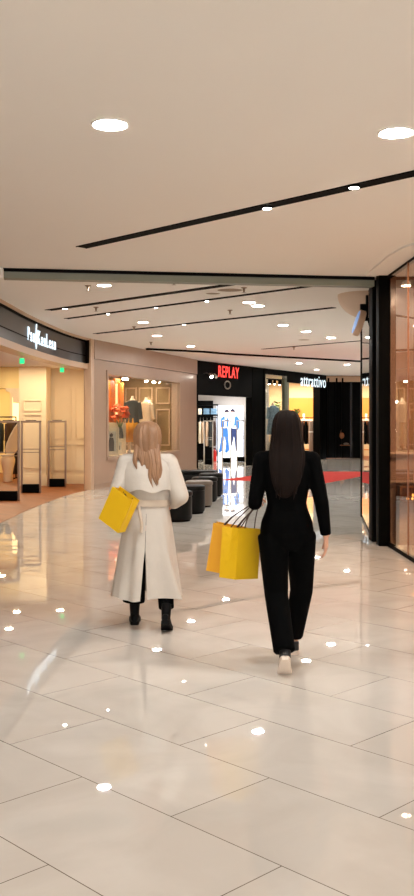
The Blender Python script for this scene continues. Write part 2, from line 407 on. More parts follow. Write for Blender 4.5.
swbox(b, U0-0.1, U1+0.1, -0.05, 0.06, ZB-0.06, ZB); swbox(b, U0-0.1, U1+0.1, -0.025, 0.06, ZT, ZT+0.1)
swbox(b, U0-0.1, U0, -0.025, 0.06, ZB, ZT); swbox(b, U1, U1+0.1, -0.025, 0.06, ZB, ZT)
structure(b, 'trim_9', 'stone')
b = MB(); swbox(b, -0.08, SLEN+0.15, -0.02, 0.02, 0, 0.12); structure(b, 'baseboard_stone', 'stone')
b = MB(); swbox(b, U0, U1, 0.10, 0.112, ZB, ZT); structure(b, 'window_1', 'glass')
dpoly = [sw(U0-0.05, 0.25)[:2], sw(U1+0.25, 0.25)[:2], sw(U1+0.25, 1.9)[:2], sw(2.9, 1.9)[:2]]
structure(MB().prism(dpoly, ZB-0.1, ZB-0.005), 'floor_display', 'shop_beige')
structure(MB().prism(dpoly, 2.95, 3.03), 'ceiling_display', 'dark_cloth')
b = MB(); swbox(b, 2.9, U1+0.3, 1.9, 1.95, ZB-0.1, 3.0); structure(b, 'wall_display_back', 'taupe_mirror')
b = MB(); swbox(b, U1+0.2, U1+0.26, 0.25, 1.9, ZB-0.1, 3.0); structure(b, 'wall_display_end', 'taupe_mirror')
structure(MB().strip([sw(U0-0.05, 0.25)[:2], sw(2.9, 1.9)[:2]], ZB-0.1, 3.0, 0.05), 'wall_display_near', 'shop_beige')
# panel mouldings on the display end wall
b = MB()
for w0, w1 in ((0.35, 0.8), (0.9, 1.35), (1.42, 1.8)):
    for z0, z1 in ((0.85, 1.95), (2.1, 2.6)):
        for a0, a1, c0, c1 in ((w0, w1, z0, z0+0.04), (w0, w1, z1-0.04, z1), (w0, w0+0.04, z0, z1), (w1-0.04, w1, z0, z1)):
            swbox(b, U1+0.17, U1+0.2, a0, a1, c0, c1)
structure(b, 'trim_10', 'stone_trim')

# denim shop front and interior
RU = (R1-R0).normalized(); RN = Vector((-RU.y, RU.x)); RLEN = (R1-R0).length; RANG = math.atan2(RU.y, RU.x)
def fr(P, U, N, u, w, z=0.0):
    p = P+U*u+N*w
    return (p.x, p.y, z)
b = MB(); b.box(fr(R0, RU, RN, RLEN/2, 0.1, 2.96), (RLEN, 0.2, 1.08), RANG); structure(b, 'fascia_panel_black', 'black_matt')
b = MB(); b.box(fr(R0, RU, RN, 0.08, 0.1, 1.21), (0.16, 0.2, 2.42), RANG); structure(b, 'trim_11', 'black')
b = MB(); b.box(fr(R0, RU, RN, RLEN-0.5, 0.12, 1.75), (0.98, 0.26, 3.5), RANG); structure(b, 'column_black', 'black')
structure(MB().prism([(-0.35, 29.8), (2.05, 34.5), (2.55, 39), (-6, 39), (-6, 34), (-0.6, 30)], -0.12, 0.003), 'floor_denim_shop', 'white_floor')
b = MB(); b.box((-1.6, 38.3, 1.75), (8.2, 0.1, 3.5)); structure(b, 'wall_denim_shop_back', 'shop_grey')
b = MB(); b.strip([(2.02, 34.5), (2.5, 43.2)], 0, 3.5, 0.1); structure(b, 'wall_shop_partition', 'shop_grey')
structure(MB().prism([(-0.6, 30.1), (1.95, 34.6), (2.4, 38.3), (-6, 38.3), (-6, 34)], 2.75, 2.85), 'ceiling_denim_shop', 'shop_grey')

# clothes shop front and interior
AU = (A1-A0).normalized(); AN = Vector((-AU.y, AU.x)); ALEN = (A1-A0).length; AANG = math.atan2(AU.y, AU.x)
def af(u, w, z=0.0): return fr(A0, AU, AN, u, w, z)
b = MB(); b.box(af(ALEN/2, 0.1, 3.40), (ALEN, 0.2, 0.2), AANG); b.box(af((0.35*ALEN+ALEN)/2, 0.1, 3.2), (0.65*ALEN, 0.2, 0.26), AANG)
structure(b, 'fascia_panel_thin', 'black_matt')
b = MB(); b.box(af(0.35*ALEN, 0.08, 1.68), (0.42, 0.12, 3.3), AANG); structure(b, 'trim_12', 'rail')
b = MB(); b.box(af(0.03, 0.06, 1.75), (0.12, 0.16, 3.5), AANG); structure(b, 'trim_13', 'black')
b = MB(); b.box(af(ALEN-0.42, 0.15, 1.75), (0.32, 0.3, 3.5), AANG); b.box(af(ALEN+0.02, 0.15, 1.75), (0.4, 0.26, 3.5), AANG); structure(b, 'column_dark', 'black')
b = MB(); b.box(af(0.175*ALEN, 0.02, 1.68), (0.34*ALEN, 0.012, 3.3), AANG); structure(b, 'window_2', 'glass')
structure(MB().prism([(2.07, 34.5), (4.95, 39.9), (8.0, 43.3), (2.45, 43.3)], -0.12, 0.004), 'floor_clothes_shop', 'wood')
b = MB(); b.box((5.0, 43.25, 1.75), (6.4, 0.1, 3.5)); structure(b, 'wall_clothes_shop_back', 'shop_beige')
b = MB(); b.box((5.2, 43.17, 1.85), (3.0, 0.06, 1.55)); structure(b, 'trim_14', 'wood_panel')
structure(MB().prism([(2.1, 34.7), (4.8, 39.9), (7.6, 43.2), (2.5, 43.2)], 3.3, 3.4), 'ceiling_clothes_shop', 'shop_beige')
# dark closed shop
b = MB(); b.box((7.6, 40.4, 1.75), (5.3, 0.2, 3.5)); structure(b, 'wall_far_dark', 'black_matt')
b = MB()
for x in (5.15, 5.5, 5.75, 6.7, 7.6): b.box((x, 40.25, 1.7), (0.07, 0.14, 3.4))
structure(b, 'trim_15', 'black')
b = MB(); b.box((6.12, 40.27, 1.7), (0.1, 0.04, 3.3)); structure(b, 'trim_16', 'navy_reflection')  # blue strip stands in for a faint reflection on the dark front
b = MB(); b.box((5.85, 40.27, 3.36), (1.9, 0.1, 0.24)); structure(b, 'trim_17', 'stone_trim')

# right-hand shops
W1 = [(2.315, 12.2)]+smooth_line([(2.345, 10.75), (2.42, 10.25), (2.68, 9.7), (3.2, 9.2), (4.2, 8.9), (6.0, 8.8)], 6)
structure(MB().strip(W1, 0.05, 3.44, 0.012), 'window_3', 'bronze_glass')
b = MB(); b.strip(W1, 0.0, 0.05, 0.04); b.strip(W1, 3.44, 3.5, 0.05); structure(b, 'trim_18', 'black', smooth=True)
b = MB(); b.box((2.335, 11.02, 1.75), (0.012, 0.012, 3.4)); structure(b, 'trim_19', 'brown_niche')
b = MB(); b.box((2.28, 12.26, 1.75), (0.15, 0.2, 3.5)); b.box((2.245, 12.72, 1.74), (0.1, 0.26, 3.48)); structure(b, 'column_right', 'black', bevel=0.008)
structure(MB().prism([(x+0.03, y) for x, y in W1]+[(6.0, 12.4), (2.38, 12.4)], -0.1, 0.006), 'floor_right_shop', 'white_floor')
b = MB(); b.box((4.2, 12.42, 1.75), (3.68, 0.08, 3.5)); structure(b, 'wall_right_bronze', 'brown_gloss')
b = MB(); b.strip([(2.24, 12.85), (2.595, 15.85)], 0.06, 3.45, 0.012); structure(b, 'window_4', 'glass')
b = MB(); b.strip([(2.235, 12.85), (2.59, 15.85)], 0.0, 0.06, -0.05); b.strip([(2.235, 12.85), (2.59, 15.85)], 3.42, 3.5, -0.05); structure(b, 'trim_20', 'black')
b = MB(); b.box((2.60, 15.88, 1.75), (0.05, 0.08, 3.5)); structure(b, 'trim_21', 'black')
b = MB(); b.box((4.6, 15.92, 1.75), (3.95, 0.08, 3.5)); structure(b, 'wall_right_shop_end', 'black_matt')
b = MB(); b.box((6.6, 12.4, 1.75), (0.1, 7.0, 3.5)); structure(b, 'wall_right_shop_outer', 'brown_gloss')
structure(MB().prism([(2.32, 12.6), (2.62, 15.85), (6.5, 15.85), (6.5, 12.6)], -0.1, 0.005), 'floor_right_far_shop', 'wood')
# plain band of plaster beside the curved glass, slightly below the ceiling
band_in = [(x-0.28 if y > 10 else x-0.25, y-0.06 if y < 10.4 else y) for x, y in W1]
b = MB(); b.prism([(x, y) for x, y in W1]+list(reversed(band_in)), 3.475, 3.5); structure(b, 'trim_22', 'ceiling')
# rounded bulkhead under the ceiling by the far glass
b = MB(); b.lathe([(0.44*math.cos(t), -0.36*math.sin(t)) for t in [PI/2*k/14 for k in range(14)]]+[(0.02, -0.36)], (2.40, 14.2, 3.5), 40)
structure(b, 'trim_23', 'bulkhead', smooth=True)
# niche in the bronze wall
b = MB()
b.box((2.62, 12.375, 1.70), (0.24, 0.02, 1.0)); structure(b, 'wall_right_niche', 'brown_niche')
b = MB(); b.box((2.55, 12.33, 1.19), (0.36, 0.1, 0.025)); b.box((2.55, 12.34, 0.82), (0.36, 0.08, 0.02)); structure(b, 'trim_24', 'stone_trim')

# side walls out of the picture
b = MB(); b.box((-4.4, -1.6, 1.75), (0.12, 11.4, 3.5)); structure(b, 'wall_left', 'stone')
b = MB(); b.box((6.6, 1.0, 1.75), (0.12, 15.8, 3.5)); structure(b, 'wall_right', 'stone')

b = MB(); b.box((9.6, 28.2, 1.75), (0.12, 24.6, 3.5)); structure(b, 'blocker_right_far', 'stone')  # unseen wall added to keep the bright world out of the window reflection
b = MB(); b.box((8.1, 16.0, 1.75), (3.1, 0.1, 3.5)); structure(b, 'wall_right_end', 'stone')
# ------------------------------------------------------------------ ceiling fittings
def downlight(r, label, group):
    t = thing('ceiling_downlight', label, 'ceiling light', (0, 0, CEIL), 0, group)
    b = MB(); b.lathe([(r*0.93, 0.0), (r*1.08, 0.0), (r*1.1, -0.006), (r*1.04, -0.012), (r*0.93, -0.008), (r*0.93, 0.0)], cap=False); b.build('trim_ring', 'white_trim', t, True)
    b = MB(); b.lathe([(r*0.93, -0.001), (r*0.92, -0.007), (0.01, -0.007)]); b.build('diffuser', 'lamp', t)
    return t
near = downlight(0.112, 'large round glowing downlight at the upper left of the near ceiling', None)
near.location = (-0.616, 6.02, CEIL)
n2 = dup(near, (1.236, 6.19, CEIL), None, 'large round glowing downlight at the right edge of the near ceiling')
far_l = [
 (104, 285, 'small downlight just beyond the left end of the smoke curtain housing'),
 (249, 302, 'nearer downlight of the close pair in the middle of the far ceiling'),
 (258, 305.5, 'farther downlight of the close pair in the middle of the far ceiling'),
 (143, 322, 'downlight nearest the camera of the row above the stone wall'),
 (157, 335.5, 'second downlight of the row above the stone wall'),
 (191, 346, 'third downlight of the row above the stone wall'),
 (226, 354, 'downlight in the ceiling right in front of the red lettered shop sign'),
 (283, 325, 'first downlight of the diagonal row of three over the dark haired woman'),
 (306, 331.5, 'middle downlight of the diagonal row of three over the dark haired woman'),
 (331, 337.5, 'last downlight of the diagonal row of three, nearest the dark glass post'),
 (299, 363, 'far downlight above the white lettered shop sign window'),
 (347, 364.5, 'far downlight over the black closed shopfront'),
 (317, 369.5, 'farthest downlight, tight above the white lettered shop sign')]
src = None
for px, py, lab in far_l:
    x, y = ceil_at(px, py)
    if src is None:
        src = downlight(0.10, lab, 'small downlights in the far ceiling'); src.location = (x, y, CEIL)
    else:
        dup(src, (x, y, CEIL), None, lab)
for x, y in ((6.2, 18.5), (7.2, 22.0), (7.6, 26.0), (7.8, 30.5), (5.2, 20.5)):  # unseen lamps added to brighten the far hall
    o = dup(src, (x, y, CEIL), None, 'unseen small downlight added over the right wing to brighten the far hall'); o['group'] = 'added downlights over the right wing'
# unseen lamps added only for their light, behind and beside the camera
for k, (x, y) in enumerate(((-0.2, -0.8), (3.8, 4.8), (-2.6, -2.6), (2.4, -3.0), (4.6, 0.4))):
    o = dup(near, (x, y, CEIL), None, 'unseen downlight added to light the hall around the camera'); o['group'] = 'added downlights around the camera'

ADIR = Vector((-0.698, 0.716))
def slot_track(name_label, p0, p1, width, spots):
    """black recessed light slot between two ceiling points"""
    p0, p1 = Vector(p0), Vector(p1); dd = (p1-p0).normalized(); nn = Vector((-dd.y, dd.x))*width/2
    t = thing('ceiling_light_slot', name_label, 'light track', (p0.x, p0.y, CEIL), 0, 'black light slots in the ceiling')
    L = (p1-p0).length; ang = math.atan2(dd.y, dd.x)
    b = MB(); b.box((dd.x*L/2, dd.y*L/2, -0.003), (L, width, 0.006), ang); b.build('slot_channel', 'slot', t)
    b = MB()
    for s in (-1, 1): b.box((dd.x*L/2+nn.x*s, dd.y*L/2+nn.y*s, -0.005), (L, 0.008, 0.01), ang)
    b.build('slot_edge', 'black', t)
    for q in spots:
        q = Vector(q)-p0
        s = MB(); s.lathe([(width*0.26, -0.004), (width*0.36, -0.006), (width*0.36, -0.02), (width*0.27, -0.024)], (q.x, q.y, 0), 18); so = s.build('spot_lamp', 'black', t, True)
        s = MB(); s.lathe([(width*0.30, -0.018), (width*0.29, -0.026), (0.005, -0.026)], (q.x, q.y, 0), 18); s.build('lens', 'spot_glow', so)
    return t
slot_track('wide black light slot crossing the near ceiling', ceil_at(81, 247), (1.57+0.9, 7.19-0.92), 0.13, [ceil_at(267, 206), ceil_at(354, 185)])
slot_track('black light slot just beyond the smoke curtain housing', ceil_at(48, 310), ceil_at(250, 281.5), 0.13, [ceil_at(65, 307.5)])
slot_track('thin black light slot with dark spots, second beyond the smoke curtain housing', ceil_at(66, 318.5), ceil_at(332, 283), 0.09, [ceil_at(108, 313), ceil_at(156, 306.5), ceil_at(207, 300)])
slot_track('black light slot third beyond the smoke curtain housing, ending at the rounded bulkhead', ceil_at(95, 333.5), ceil_at(334, 307.3), 0.11, [ceil_at(184, 323.6)])
slot_track('faint farthest black light slot in the far ceiling', ceil_at(262, 349), ceil_at(362, 340.5), 0.07, [])
sp = None
for px, py, lab in ((88, 285.5, 'sprinkler head left of the first small downlight'), (174, 279.5, 'sprinkler head close behind the middle of the smoke curtain housing'),
                    (96, 307, 'sprinkler head above the left fascia corner'), (244, 287.5, 'sprinkler head beside the round ceiling speaker'),
                    (134, 326.5, 'sprinkler head beside the first downlight above the stone wall'), (151, 342, 'sprinkler head beside the second downlight above the stone wall'),
                    (230, 310, 'sprinkler head between two thin slots in the middle of the far ceiling'), (294, 347, 'far sprinkler head near the faint farthest slot')):
    x, y = ceil_at(px, py)
    if sp is None:
        sp = thing('ceiling_sprinkler', lab, 'sprinkler', (x, y, CEIL), 0, 'sprinklers in the far ceiling')
        b = MB(); b.lathe([(0.04, 0.004), (0.045, -0.008), (0.02, -0.015), (0.014, -0.05), (0.01, -0.07)], n=16); b.build('nozzle', 'vent', sp, True)
        b = MB(); b.lathe([(0.03, -0.07), (0.032, -0.075), (0.01, -0.078)], n=16); b.build('deflector', 'steel', sp, True)
    else: dup(sp, (x, y, CEIL), None, lab)
v0 = None
for px, py, r, lab in ((213, 293, 0.13, 'smaller round ceiling grille left of the larger one'), (230, 289.5, 0.22, 'larger round ceiling grille behind the smoke curtain housing'),
                       (304, 339.5, 0.16, 'dark round ceiling grille in the far ceiling, beside the row of three downlights')):
    x, y = ceil_at(px, py)
    t = thing('ceiling_grille', lab, 'ceiling grille', (x, y, CEIL), 0, 'round ceiling grilles')
    b = MB(); b.lathe([(r*0.85, 0), (r, 0), (r, -0.008), (r*0.85, -0.012), (r*0.85, 0)], n=32, cap=False); b.build('grille_rim', 'white_trim', t, True)
    b = MB(); b.lathe([(r*0.86, -0.001), (r*0.86, -0.006), (0.01, -0.006)], n=32); b.build('grille_mesh', 'vent', t)

# ------------------------------------------------------------------ signs
# curved shop sign on the left fascia
sg = thing('shop_sign', 'white glowing shop name with a tall stroke on the curved dark fascia', 'sign', (0, 0, 0))
def curve_at(y):
    for k in range(len(LC)-1):
        if LC[k][1] <= y <= LC[k+1][1]:
            t = (y-LC[k][1])/(LC[k+1][1]-LC[k][1]); dv = Vector(LC[k+1])-Vector(LC[k])
            return Vector(LC[k])+dv*t, dv.normalized()
letters = MB()
def put_letter(ch, y0, size, z):
    me = text_mesh(ch, size, 0.005, 0.004, 1.0)
    w = max((v.co.x for v in me.vertices), default=0.1)
    p, dv = curve_at(y0)
    nrm = Vector((dv.y, -dv.x))
    me = stand_text(me, None, dv)
    off = Vector((p.x+nrm.x*0.012, p.y+nrm.y*0.012, z))
    letters.add([v.co+off for v in me.vertices], [tuple(f.vertices) for f in me.polygons])
    bpy.data.meshes.remove(me)
    return y0+w*dv.y
y = 16.96
for ch in 'Pau': y = put_letter(ch, y, 0.34, 3.06)+0.062
ys = y+0.03; y += 0.15
for ch in 'KanLean': y = put_letter(ch, y, 0.34 if ch not in 'KL' else 0.37, 3.05)+0.062
letters.build('lettering', 'sign_white', sg)
p, dv = curve_at(ys+0.02); nrm = Vector((dv.y, -dv.x))
b = MB()
prof = [(0.0, -0.19), (0.045, -0.15), (0.055, 0.0), (0.04, 0.2), (0.075, 0.32), (0.05, 0.33), (0.0, 0.26), (-0.03, 0.1), (-0.035, -0.1)]
b.loft([[Vector((p.x, p.y, 3.13))+Vector((dv.x, dv.y, 0))*a+Vector((0, 0, c))+Vector((nrm.x, nrm.y, 0))*w for a, c in prof] for w in (0.004, 0.016)])
b.build('tall_stroke', 'sign_white', sg)
print('left sign ends at', y)

# red neon sign
sg = thing('shop_sign', 'red glowing shop name on the black fascia', 'sign', (0, 0, 0))
me = text_mesh('REPLAY', 0.53, 0.004, 0.004, 0.76, 0, 1.12)
wid = max(v.co.x for v in me.vertices)
u0 = 0.282*RLEN; want = 0.306*RLEN
for v in me.vertices: v.co.x *= want/wid
me = stand_text(me, None, RU)
o3 = Vector(fr(R0, RU, RN, u0, -0.04, 3.04))
for v in me.vertices: v.co += o3
finish('lettering', me, 'sign_red', sg)
b = MB()   # small round emblem below
cx = Vector(fr(R0, RU, RN, 0.42*RLEN, -0.02, 2.79)); u3 = Vector((RU.x, RU.y, 0)); n3 = Vector((-RN.x, -RN.y, 0))
ring = [[cx+(u3*1.7*math.cos(a)+Vector((0, 0, 1))*math.sin(a))*rr*Vector((1, 1, 1)).x*1.0+n3*dd for a in [2*PI*i/28 for i in range(28)]] for rr, dd in ((0.145, 0.0), (0.145, 0.02), (0.11, 0.02), (0.11, 0.0))]
b.loft(ring, cap=False)
em = b.build('round_emblem', 'steel', None, True)
tag(em, 'small ring-shaped emblem on the black fascia under the red sign', 'emblem')
sl = None
for u, lab in ((0.10*RLEN, 'lit spot lamp at the left end of the black fascia'), (0.165*RLEN, 'second spot lamp on the black fascia, left of the red sign')):
    p = fr(R0, RU, RN, u, -0.0, 3.02)
    t = thing('spot_light', lab, 'spot light', p, RANG, 'spot lamps on the black fascia')
    b = MB(); b.tube([(0, 0, 0.08), (0, -0.12, 0.1), (0, -0.2, 0.06)], 0.012); b.build('arm', 'steel', t, True)
    b = MB(); b.cyl((0, -0.2, 0.07), (-0.03, -0.3, -0.03), 0.04, 0.055); h = b.build('lamp_head', 'steel', t, True)
    b = MB(); b.cyl((-0.03, -0.298, -0.028), (-0.033, -0.31, -0.036), 0.05, 0.048)
    b.build('lens', 'spot_glow' if sl is None else 'white_trim', h); sl = t

# white lettered sign
sg = thing('shop_sign', 'white glowing lower-case shop name over the clothes shop doorway', 'sign', (0, 0, 0))
me = text_mesh('attrattivo', 0.68, 0.004, 0.0, 1.0, 0, 1.1)
wid = max(v.co.x for v in me.vertices); want = 0.45*ALEN
for v in me.vertices: v.co.x *= want/wid
me = stand_text(me, None, AU); o3 = Vector(af(0.54*ALEN, -0.06, 2.97))
for v in me.vertices: v.co += o3
finish('lettering', me, 'sign_white', sg)

# backlit poster with two people in denim
pt = thing('lightbox_poster', 'tall glowing white lightbox showing two models in blue denim', 'lightbox', (0.91, 37.6, 0.0))
b = MB(); b.box((0, 0.03, 1.09), (1.06, 0.1, 2.18)); b.build('case', 'glow_halo', pt, bevel=0.01)
b = MB(); b.box((0, -0.025, 1.10), (1.0, 0.01, 2.10)); scr = b.build('backlit_panel', 'poster', pt)
def fig(polys, name, m, y):
    b = MB()
    for pl in polys: b.panel(pl, -0.034-y, -0.031-y)
    b.build(name, m, scr)
fig([[(-.35, 1.70), (-.22, 1.78), (-.10, 1.74), (-.04, 1.62), (-.06, 1.38), (-.14, 1.30), (-.2, 1.45), (-.22, 1.34), (-.36, 1.32), (-.38, 1.55)],
     [(-.33, 1.28), (-.08, 1.28), (-.06, .9), (-.02, .42), (-.14, .3), (-.2, .36), (-.16, .7), (-.22, .98), (-.27, .6), (-.28, .40), (-.46, .30), (-.40, .62), (-.34, 1.0)],
     [(.12, 1.74), (.28, 1.78), (.37, 1.66), (.38, 1.35), (.33, 1.22), (.27, 1.25), (.2, 1.42), (.13, 1.3)]], 'denim_print', 'p_blue', 0.0)
fig([[(.02, 1.30), (.27, 1.28), (.30, .9), (.28, .42), (.22, .38), (.2, .7), (.16, .98), (.08, .62), (.03, .55), (.03, .9)], [(-.36, 1.3), (-.08, 1.3), (-.08, 1.26), (-.36, 1.26)]], 'trouser_print', 'p_navy', 0.0)
fig([[(-.20, 1.86), (-.15, 1.78), (-.07, 1.8), (-.05, 1.92), (-.12, 1.98), (-.19, 1.95)], ], 'face_print', 'p_skin', 0.0)
fig([[(.03, 1.86), (.08, 1.78), (.15, 1.82), (.17, 1.95), (.1, 2.0), (.03, 1.97)]], 'face_print', 'p_skin', 0.0)
fig([[(-.38, 1.34), (-.33, 1.34), (-.33, 1.26), (-.38, 1.26)]], 'hand_print', 'p_skin', 0.0)
fig([[(.33, 1.24), (.38, 1.24), (.38, 1.14), (.33, 1.14)]], 'hand_print', 'p_skin', 0.0)
fig([[(-.24, 1.88), (-.22, 1.99), (-.14, 2.04), (-.05, 2.02), (-.01, 1.93), (-.07, 1.93), (-.17, 1.93)], [(.0, 1.93), (.02, 2.02), (.1, 2.07), (.19, 2.03), (.22, 1.90), (.15, 1.94), (.05, 1.95)]], 'hair_print', 'p_hair', 0.003)
fig([[(-.2, 1.75), (-.12, 1.75), (-.14, 1.32), (-.22, 1.32)], [(.08, 1.74), (.2, 1.75), (.16, 1.45), (.1, 1.34), (.05, 1.34)]], 'shirt_print', 'p_shirt', 0.003)
ex = tag(MB().lathe([(0.075, 0), (0.08, 0.02), (0.08, 0.36), (0.05, 0.42), (0.02, 0.44), (0.02, 0.5)], (0.30, 37.2, 0.003), 18).build('fire_extinguisher', 'red_gloss', None, True), 'red fire extinguisher standing left of the glowing lightbox', 'fire extinguisher')
b = MB(); b.box((0.30, 37.2, 0.50), (0.1, 0.03, 0.04)); b.tube([(0.33, 37.2, 0.49), (0.39, 37.2, 0.42), (0.385, 37.2, 0.2)], 0.012); b.build('valve_hose', 'black', ex)

# green exit signs hanging in the left shop mouth
e0 = None
for px, py, Y, lab in ((22, 361, 17.4, 'small green hanging exit sign, the nearer, left one under the curved fascia'), (62, 370, 21.0, 'small green hanging exit sign, farther one at the right under the curved fascia')):
    p = at(px, Y, py)
    if e0 is None:
        e0 = thing('exit_sign', lab, 'exit sign', p, 0, 'green exit signs in the left shop')
        b = MB(); b.box((0, 0, 0), (0.085, 0.03, 0.095)); b.build('sign_face', 'sign_green', e0, bevel=0.004)
        b = MB(); b.box((0, 0, 0.14), (0.01, 0.01, 0.2)); b.build('hanger_rod', 'steel', e0)
    else:
        dup(e0, p, None, lab)

# projecting sign by the far right glass
t = thing('blade_sign', 'small projecting sign with a blue lit face on a black bracket beside the right glass', 'sign', (2.135, 13.3, 2.98))
b = MB(); b.lathe([(0.17, -0.045), (0.185, -0.035), (0.185, 0.035), (0.17, 0.045)], n=32)
xf = Matrix.Rotation(math.radians(18), 4, 'Y')@Matrix.Rotation(PI/2, 4, 'Y')
b.build('sign_case', 'stone_trim', t, True, xf=xf)
b = MB(); b.lathe([(0.165, -0.046), (0.165, -0.050), (0.01, -0.050)], n=32); b.build('lit_face', 'sign_blue', t, xf=xf)
b = MB(); b.box((0.11, 0.0, 0.22), (0.03, 0.05, 0.34)); b.box((0.16, 0.0, 0.20), (0.05, 0.04, 0.44)); b.tube([(0.13, 0, 0.05), (0.17, 0, -0.1), (0.16, 0, -0.2)], 0.018); b.box((0.06, 0, 0.22), (0.09, 0.07, 0.09)); b.box((0.1, 0, 0.05), (0.1, 0.04, 0.04)); b.build('bracket', 'black', t)

# ------------------------------------------------------------------ floor things
rug = MB(); rug.prism([(0.40, 25.6), (1.36, 25.15), (2.9, 24.05), (4.4, 27.2), (5.0, 28.6), (4.85, 29.6), (3.5, 29.65), (1.5, 27.9)], 0.0, 0.008)
tag(rug.build('red_carpet', 'red'), 'flat red carpet with angled edges on the tiles before the far shops', 'carpet')

def stool(m, label):
    t = thing('upholstered_stool', label, 'stool', (0, 0, 0), 0, 'round upholstered stools in a row')
    b = MB(); b.lathe([(0.235, 0.03), (0.25, 0.05), (0.25, 0.38), (0.245, 0.40)], n=36); b.build('drum', m, t, True)
    b = MB(); b.lathe([(0.245, 0.402), (0.258, 0.41), (0.26, 0.45), (0.25, 0.475), (0.22, 0.488), (0.01, 0.492)], n=36); b.build('seat_cushion', m, t, True)
    b = MB(); b.lathe([(0.22, 0.0), (0.22, 0.032)], n=28); b.build('plinth', 'black', t, True)
    return t
for x, y, m, lab in ((-0.49, 15.25, 'stool_black', 'black round stool nearest the camera, half behind the pale coat'), (-0.285, 16.5, 'stool_black', 'black round stool second from the camera, in front of the taupe one'),
                     (-0.15, 17.75, 'stool_grey', 'taupe round stool, the only light one of the row'), (-0.045, 18.9, 'stool_black', 'black round stool directly beyond the taupe one'),
                     (0.085, 20.2, 'stool_black', 'farthest black round stool of the row, before the lightbox reflection')):
    s = stool(m, lab); s.location = (x, y, 0)
t = thing('upholstered_bench', 'long low dark bench behind the round stools', 'bench', (-0.55, 21.6, 0))
b = MB(); b.box((0, 0, 0.22), (1.5, 0.55, 0.38)); b.build('body', 'stool_black', t, bevel=0.04)
b = MB(); b.box((0, 0, 0.44), (1.54, 0.58, 0.07)); b.build('seat_cushion', 'stool_black', t, bevel=0.03)

def gate(label, group, w=0.45, h=1.6, rz=0.0, m='grey_metal'):
    t = thing('security_gate', label, 'security gate', (0, 0, 0), rz, group)
    b = MB()
    for s in (-1, 1): b.box((s*(w/2-0.022), 0, h/2), (0.044, 0.05, h))
    b.box((0, 0, h-0.02), (w, 0.05, 0.045)); b.build('gate_frame', m, t, bevel=0.008)
    b = MB(); b.box((0, 0, h+0.008), (w*0.5, 0.04, 0.016)); b.build('top_cap', 'black', t)
    for z in (0.90, 0.97): MB().box((0, 0, z), (w-0.09, 0.03, 0.016)).build('crossbar', m, t)
    b = MB(); b.box((0, 0, 0.10), (w-0.088, 0.14, 0.19)); b.build('base_block', 'black', t, bevel=0.01)
    return t
g = gate('grey metal security gate nearest the camera, cut by the left picture edge', 'security gates of the left shop'); g.location = (-3.97, 18.96, 0.004)
dup(g, (-3.90, 21.0, 0.004), None, 'middle grey metal security gate in the left shop mouth')
dup(g, (-3.62, 22.9, 0.004), None, 'farthest grey metal security gate, before the cream panelled wall')
g = gate('security gate before the clothes rails of the red signed shop', 'security gates of the red signed shop', 0.36, 1.6, 0, 'steel'); g.location = (0.055, 34.5, 0.003)
dup(g, (0.74, 35.7, 0.003), None, 'security gate standing in front of the glowing lightbox')
dup(g, (1.32, 36.7, 0.003), None, 'security gate at the right edge of the glowing lightbox')

def garment(label, group, m, w=0.42, h=0.8, loc=(0, 0, 0), rz=0.0, d=0.07):
    """hanging garment: body with shoulders and sleeves, hanger with hook; origin at the hook"""
    t = thing('hanging_garment', label, 'garment', loc, rz, group)
    rings = []
    for k, (f, ww, dd) in enumerate(((-1, 0.5, 0.5), (-0.85, 0.52, 0.6), (-0.5, 0.44, 0.6), (-0.25, 0.42, 0.55), (-0.12, 0.46, 0.45), (-0.07, 0.3, 0.3), (-0.05, 0.14, 0.2))):
        z = -0.10+f*h
        rings.append([(math.cos(a)*w*ww*(1+0.05*math.sin(5*a+k)), math.sin(a)*d*dd*2*(1+0.2*math.sin(6*a)), z) for a in [2*PI*i/28 for i in range(28)]])
    b = MB(); b.loft(rings); b.build('garment_body', m, t, True)
    for s in (-1, 1):
        b = MB(); b.tube([(s*w*0.40, 0, -0.10-0.10*h), (s*w*0.5, 0, -0.10-0.3*h), (s*w*0.54, 0, -0.10-0.62*h)], [0.045, 0.045, 0.038], 12); b.build('sleeve', m, t, True)
    b = MB(); b.tube([(-w*0.4, 0, -0.16), (0, 0, -0.07), (w*0.4, 0, -0.16)], 0.008, 6); b.tube([(0, 0, -0.07), (0, 0, 0.0), (0.02, 0, 0.02), (0.035, 0, 0.0)], 0.004, 6); b.build('hanger', 'steel', t, True)
    return t
def rail_rack(label, loc, w, h, rz=0.0, m='black'):
    t = thing('clothes_rail', label, 'clothes rail', loc, rz)
    b = MB(); b.tube([(-w/2, 0, h), (w/2, 0, h)], 0.016, 10); b.build('rail', m, t, True)
    for s in (-1, 1):
        b = MB(); b.tube([(s*w/2, 0, 0), (s*w/2, 0, h)], 0.016, 10); b.box((s*w/2, 0, 0.012), (0.05, 0.5, 0.024)); b.build('upright', m, t, True)
    return t

# ------------------------------------------------------------------ left shop goods
t = thing('urn_planter', 'white urn-shaped pot on the wood floor behind the nearest security gate', 'pot', (-5.23, 24.9, 0.004))
b = MB(); b.lathe([(0.12, 0), (0.13, 0.02), (0.125, 0.2), (0.15, 0.36), (0.185, 0.5), (0.19, 0.58), (0.17, 0.64), (0.14, 0.65), (0.14, 0.60), (0.01, 0.58)], n=32); b.build('pot_body', 'ceramic', t, True)
b = MB(); b.lathe([(0.15, 0.645), (0.165, 0.65), (0.165, 0.70), (0.15, 0.71), (0.14, 0.66)], n=32); b.build('rim', 'ceramic', t, True)
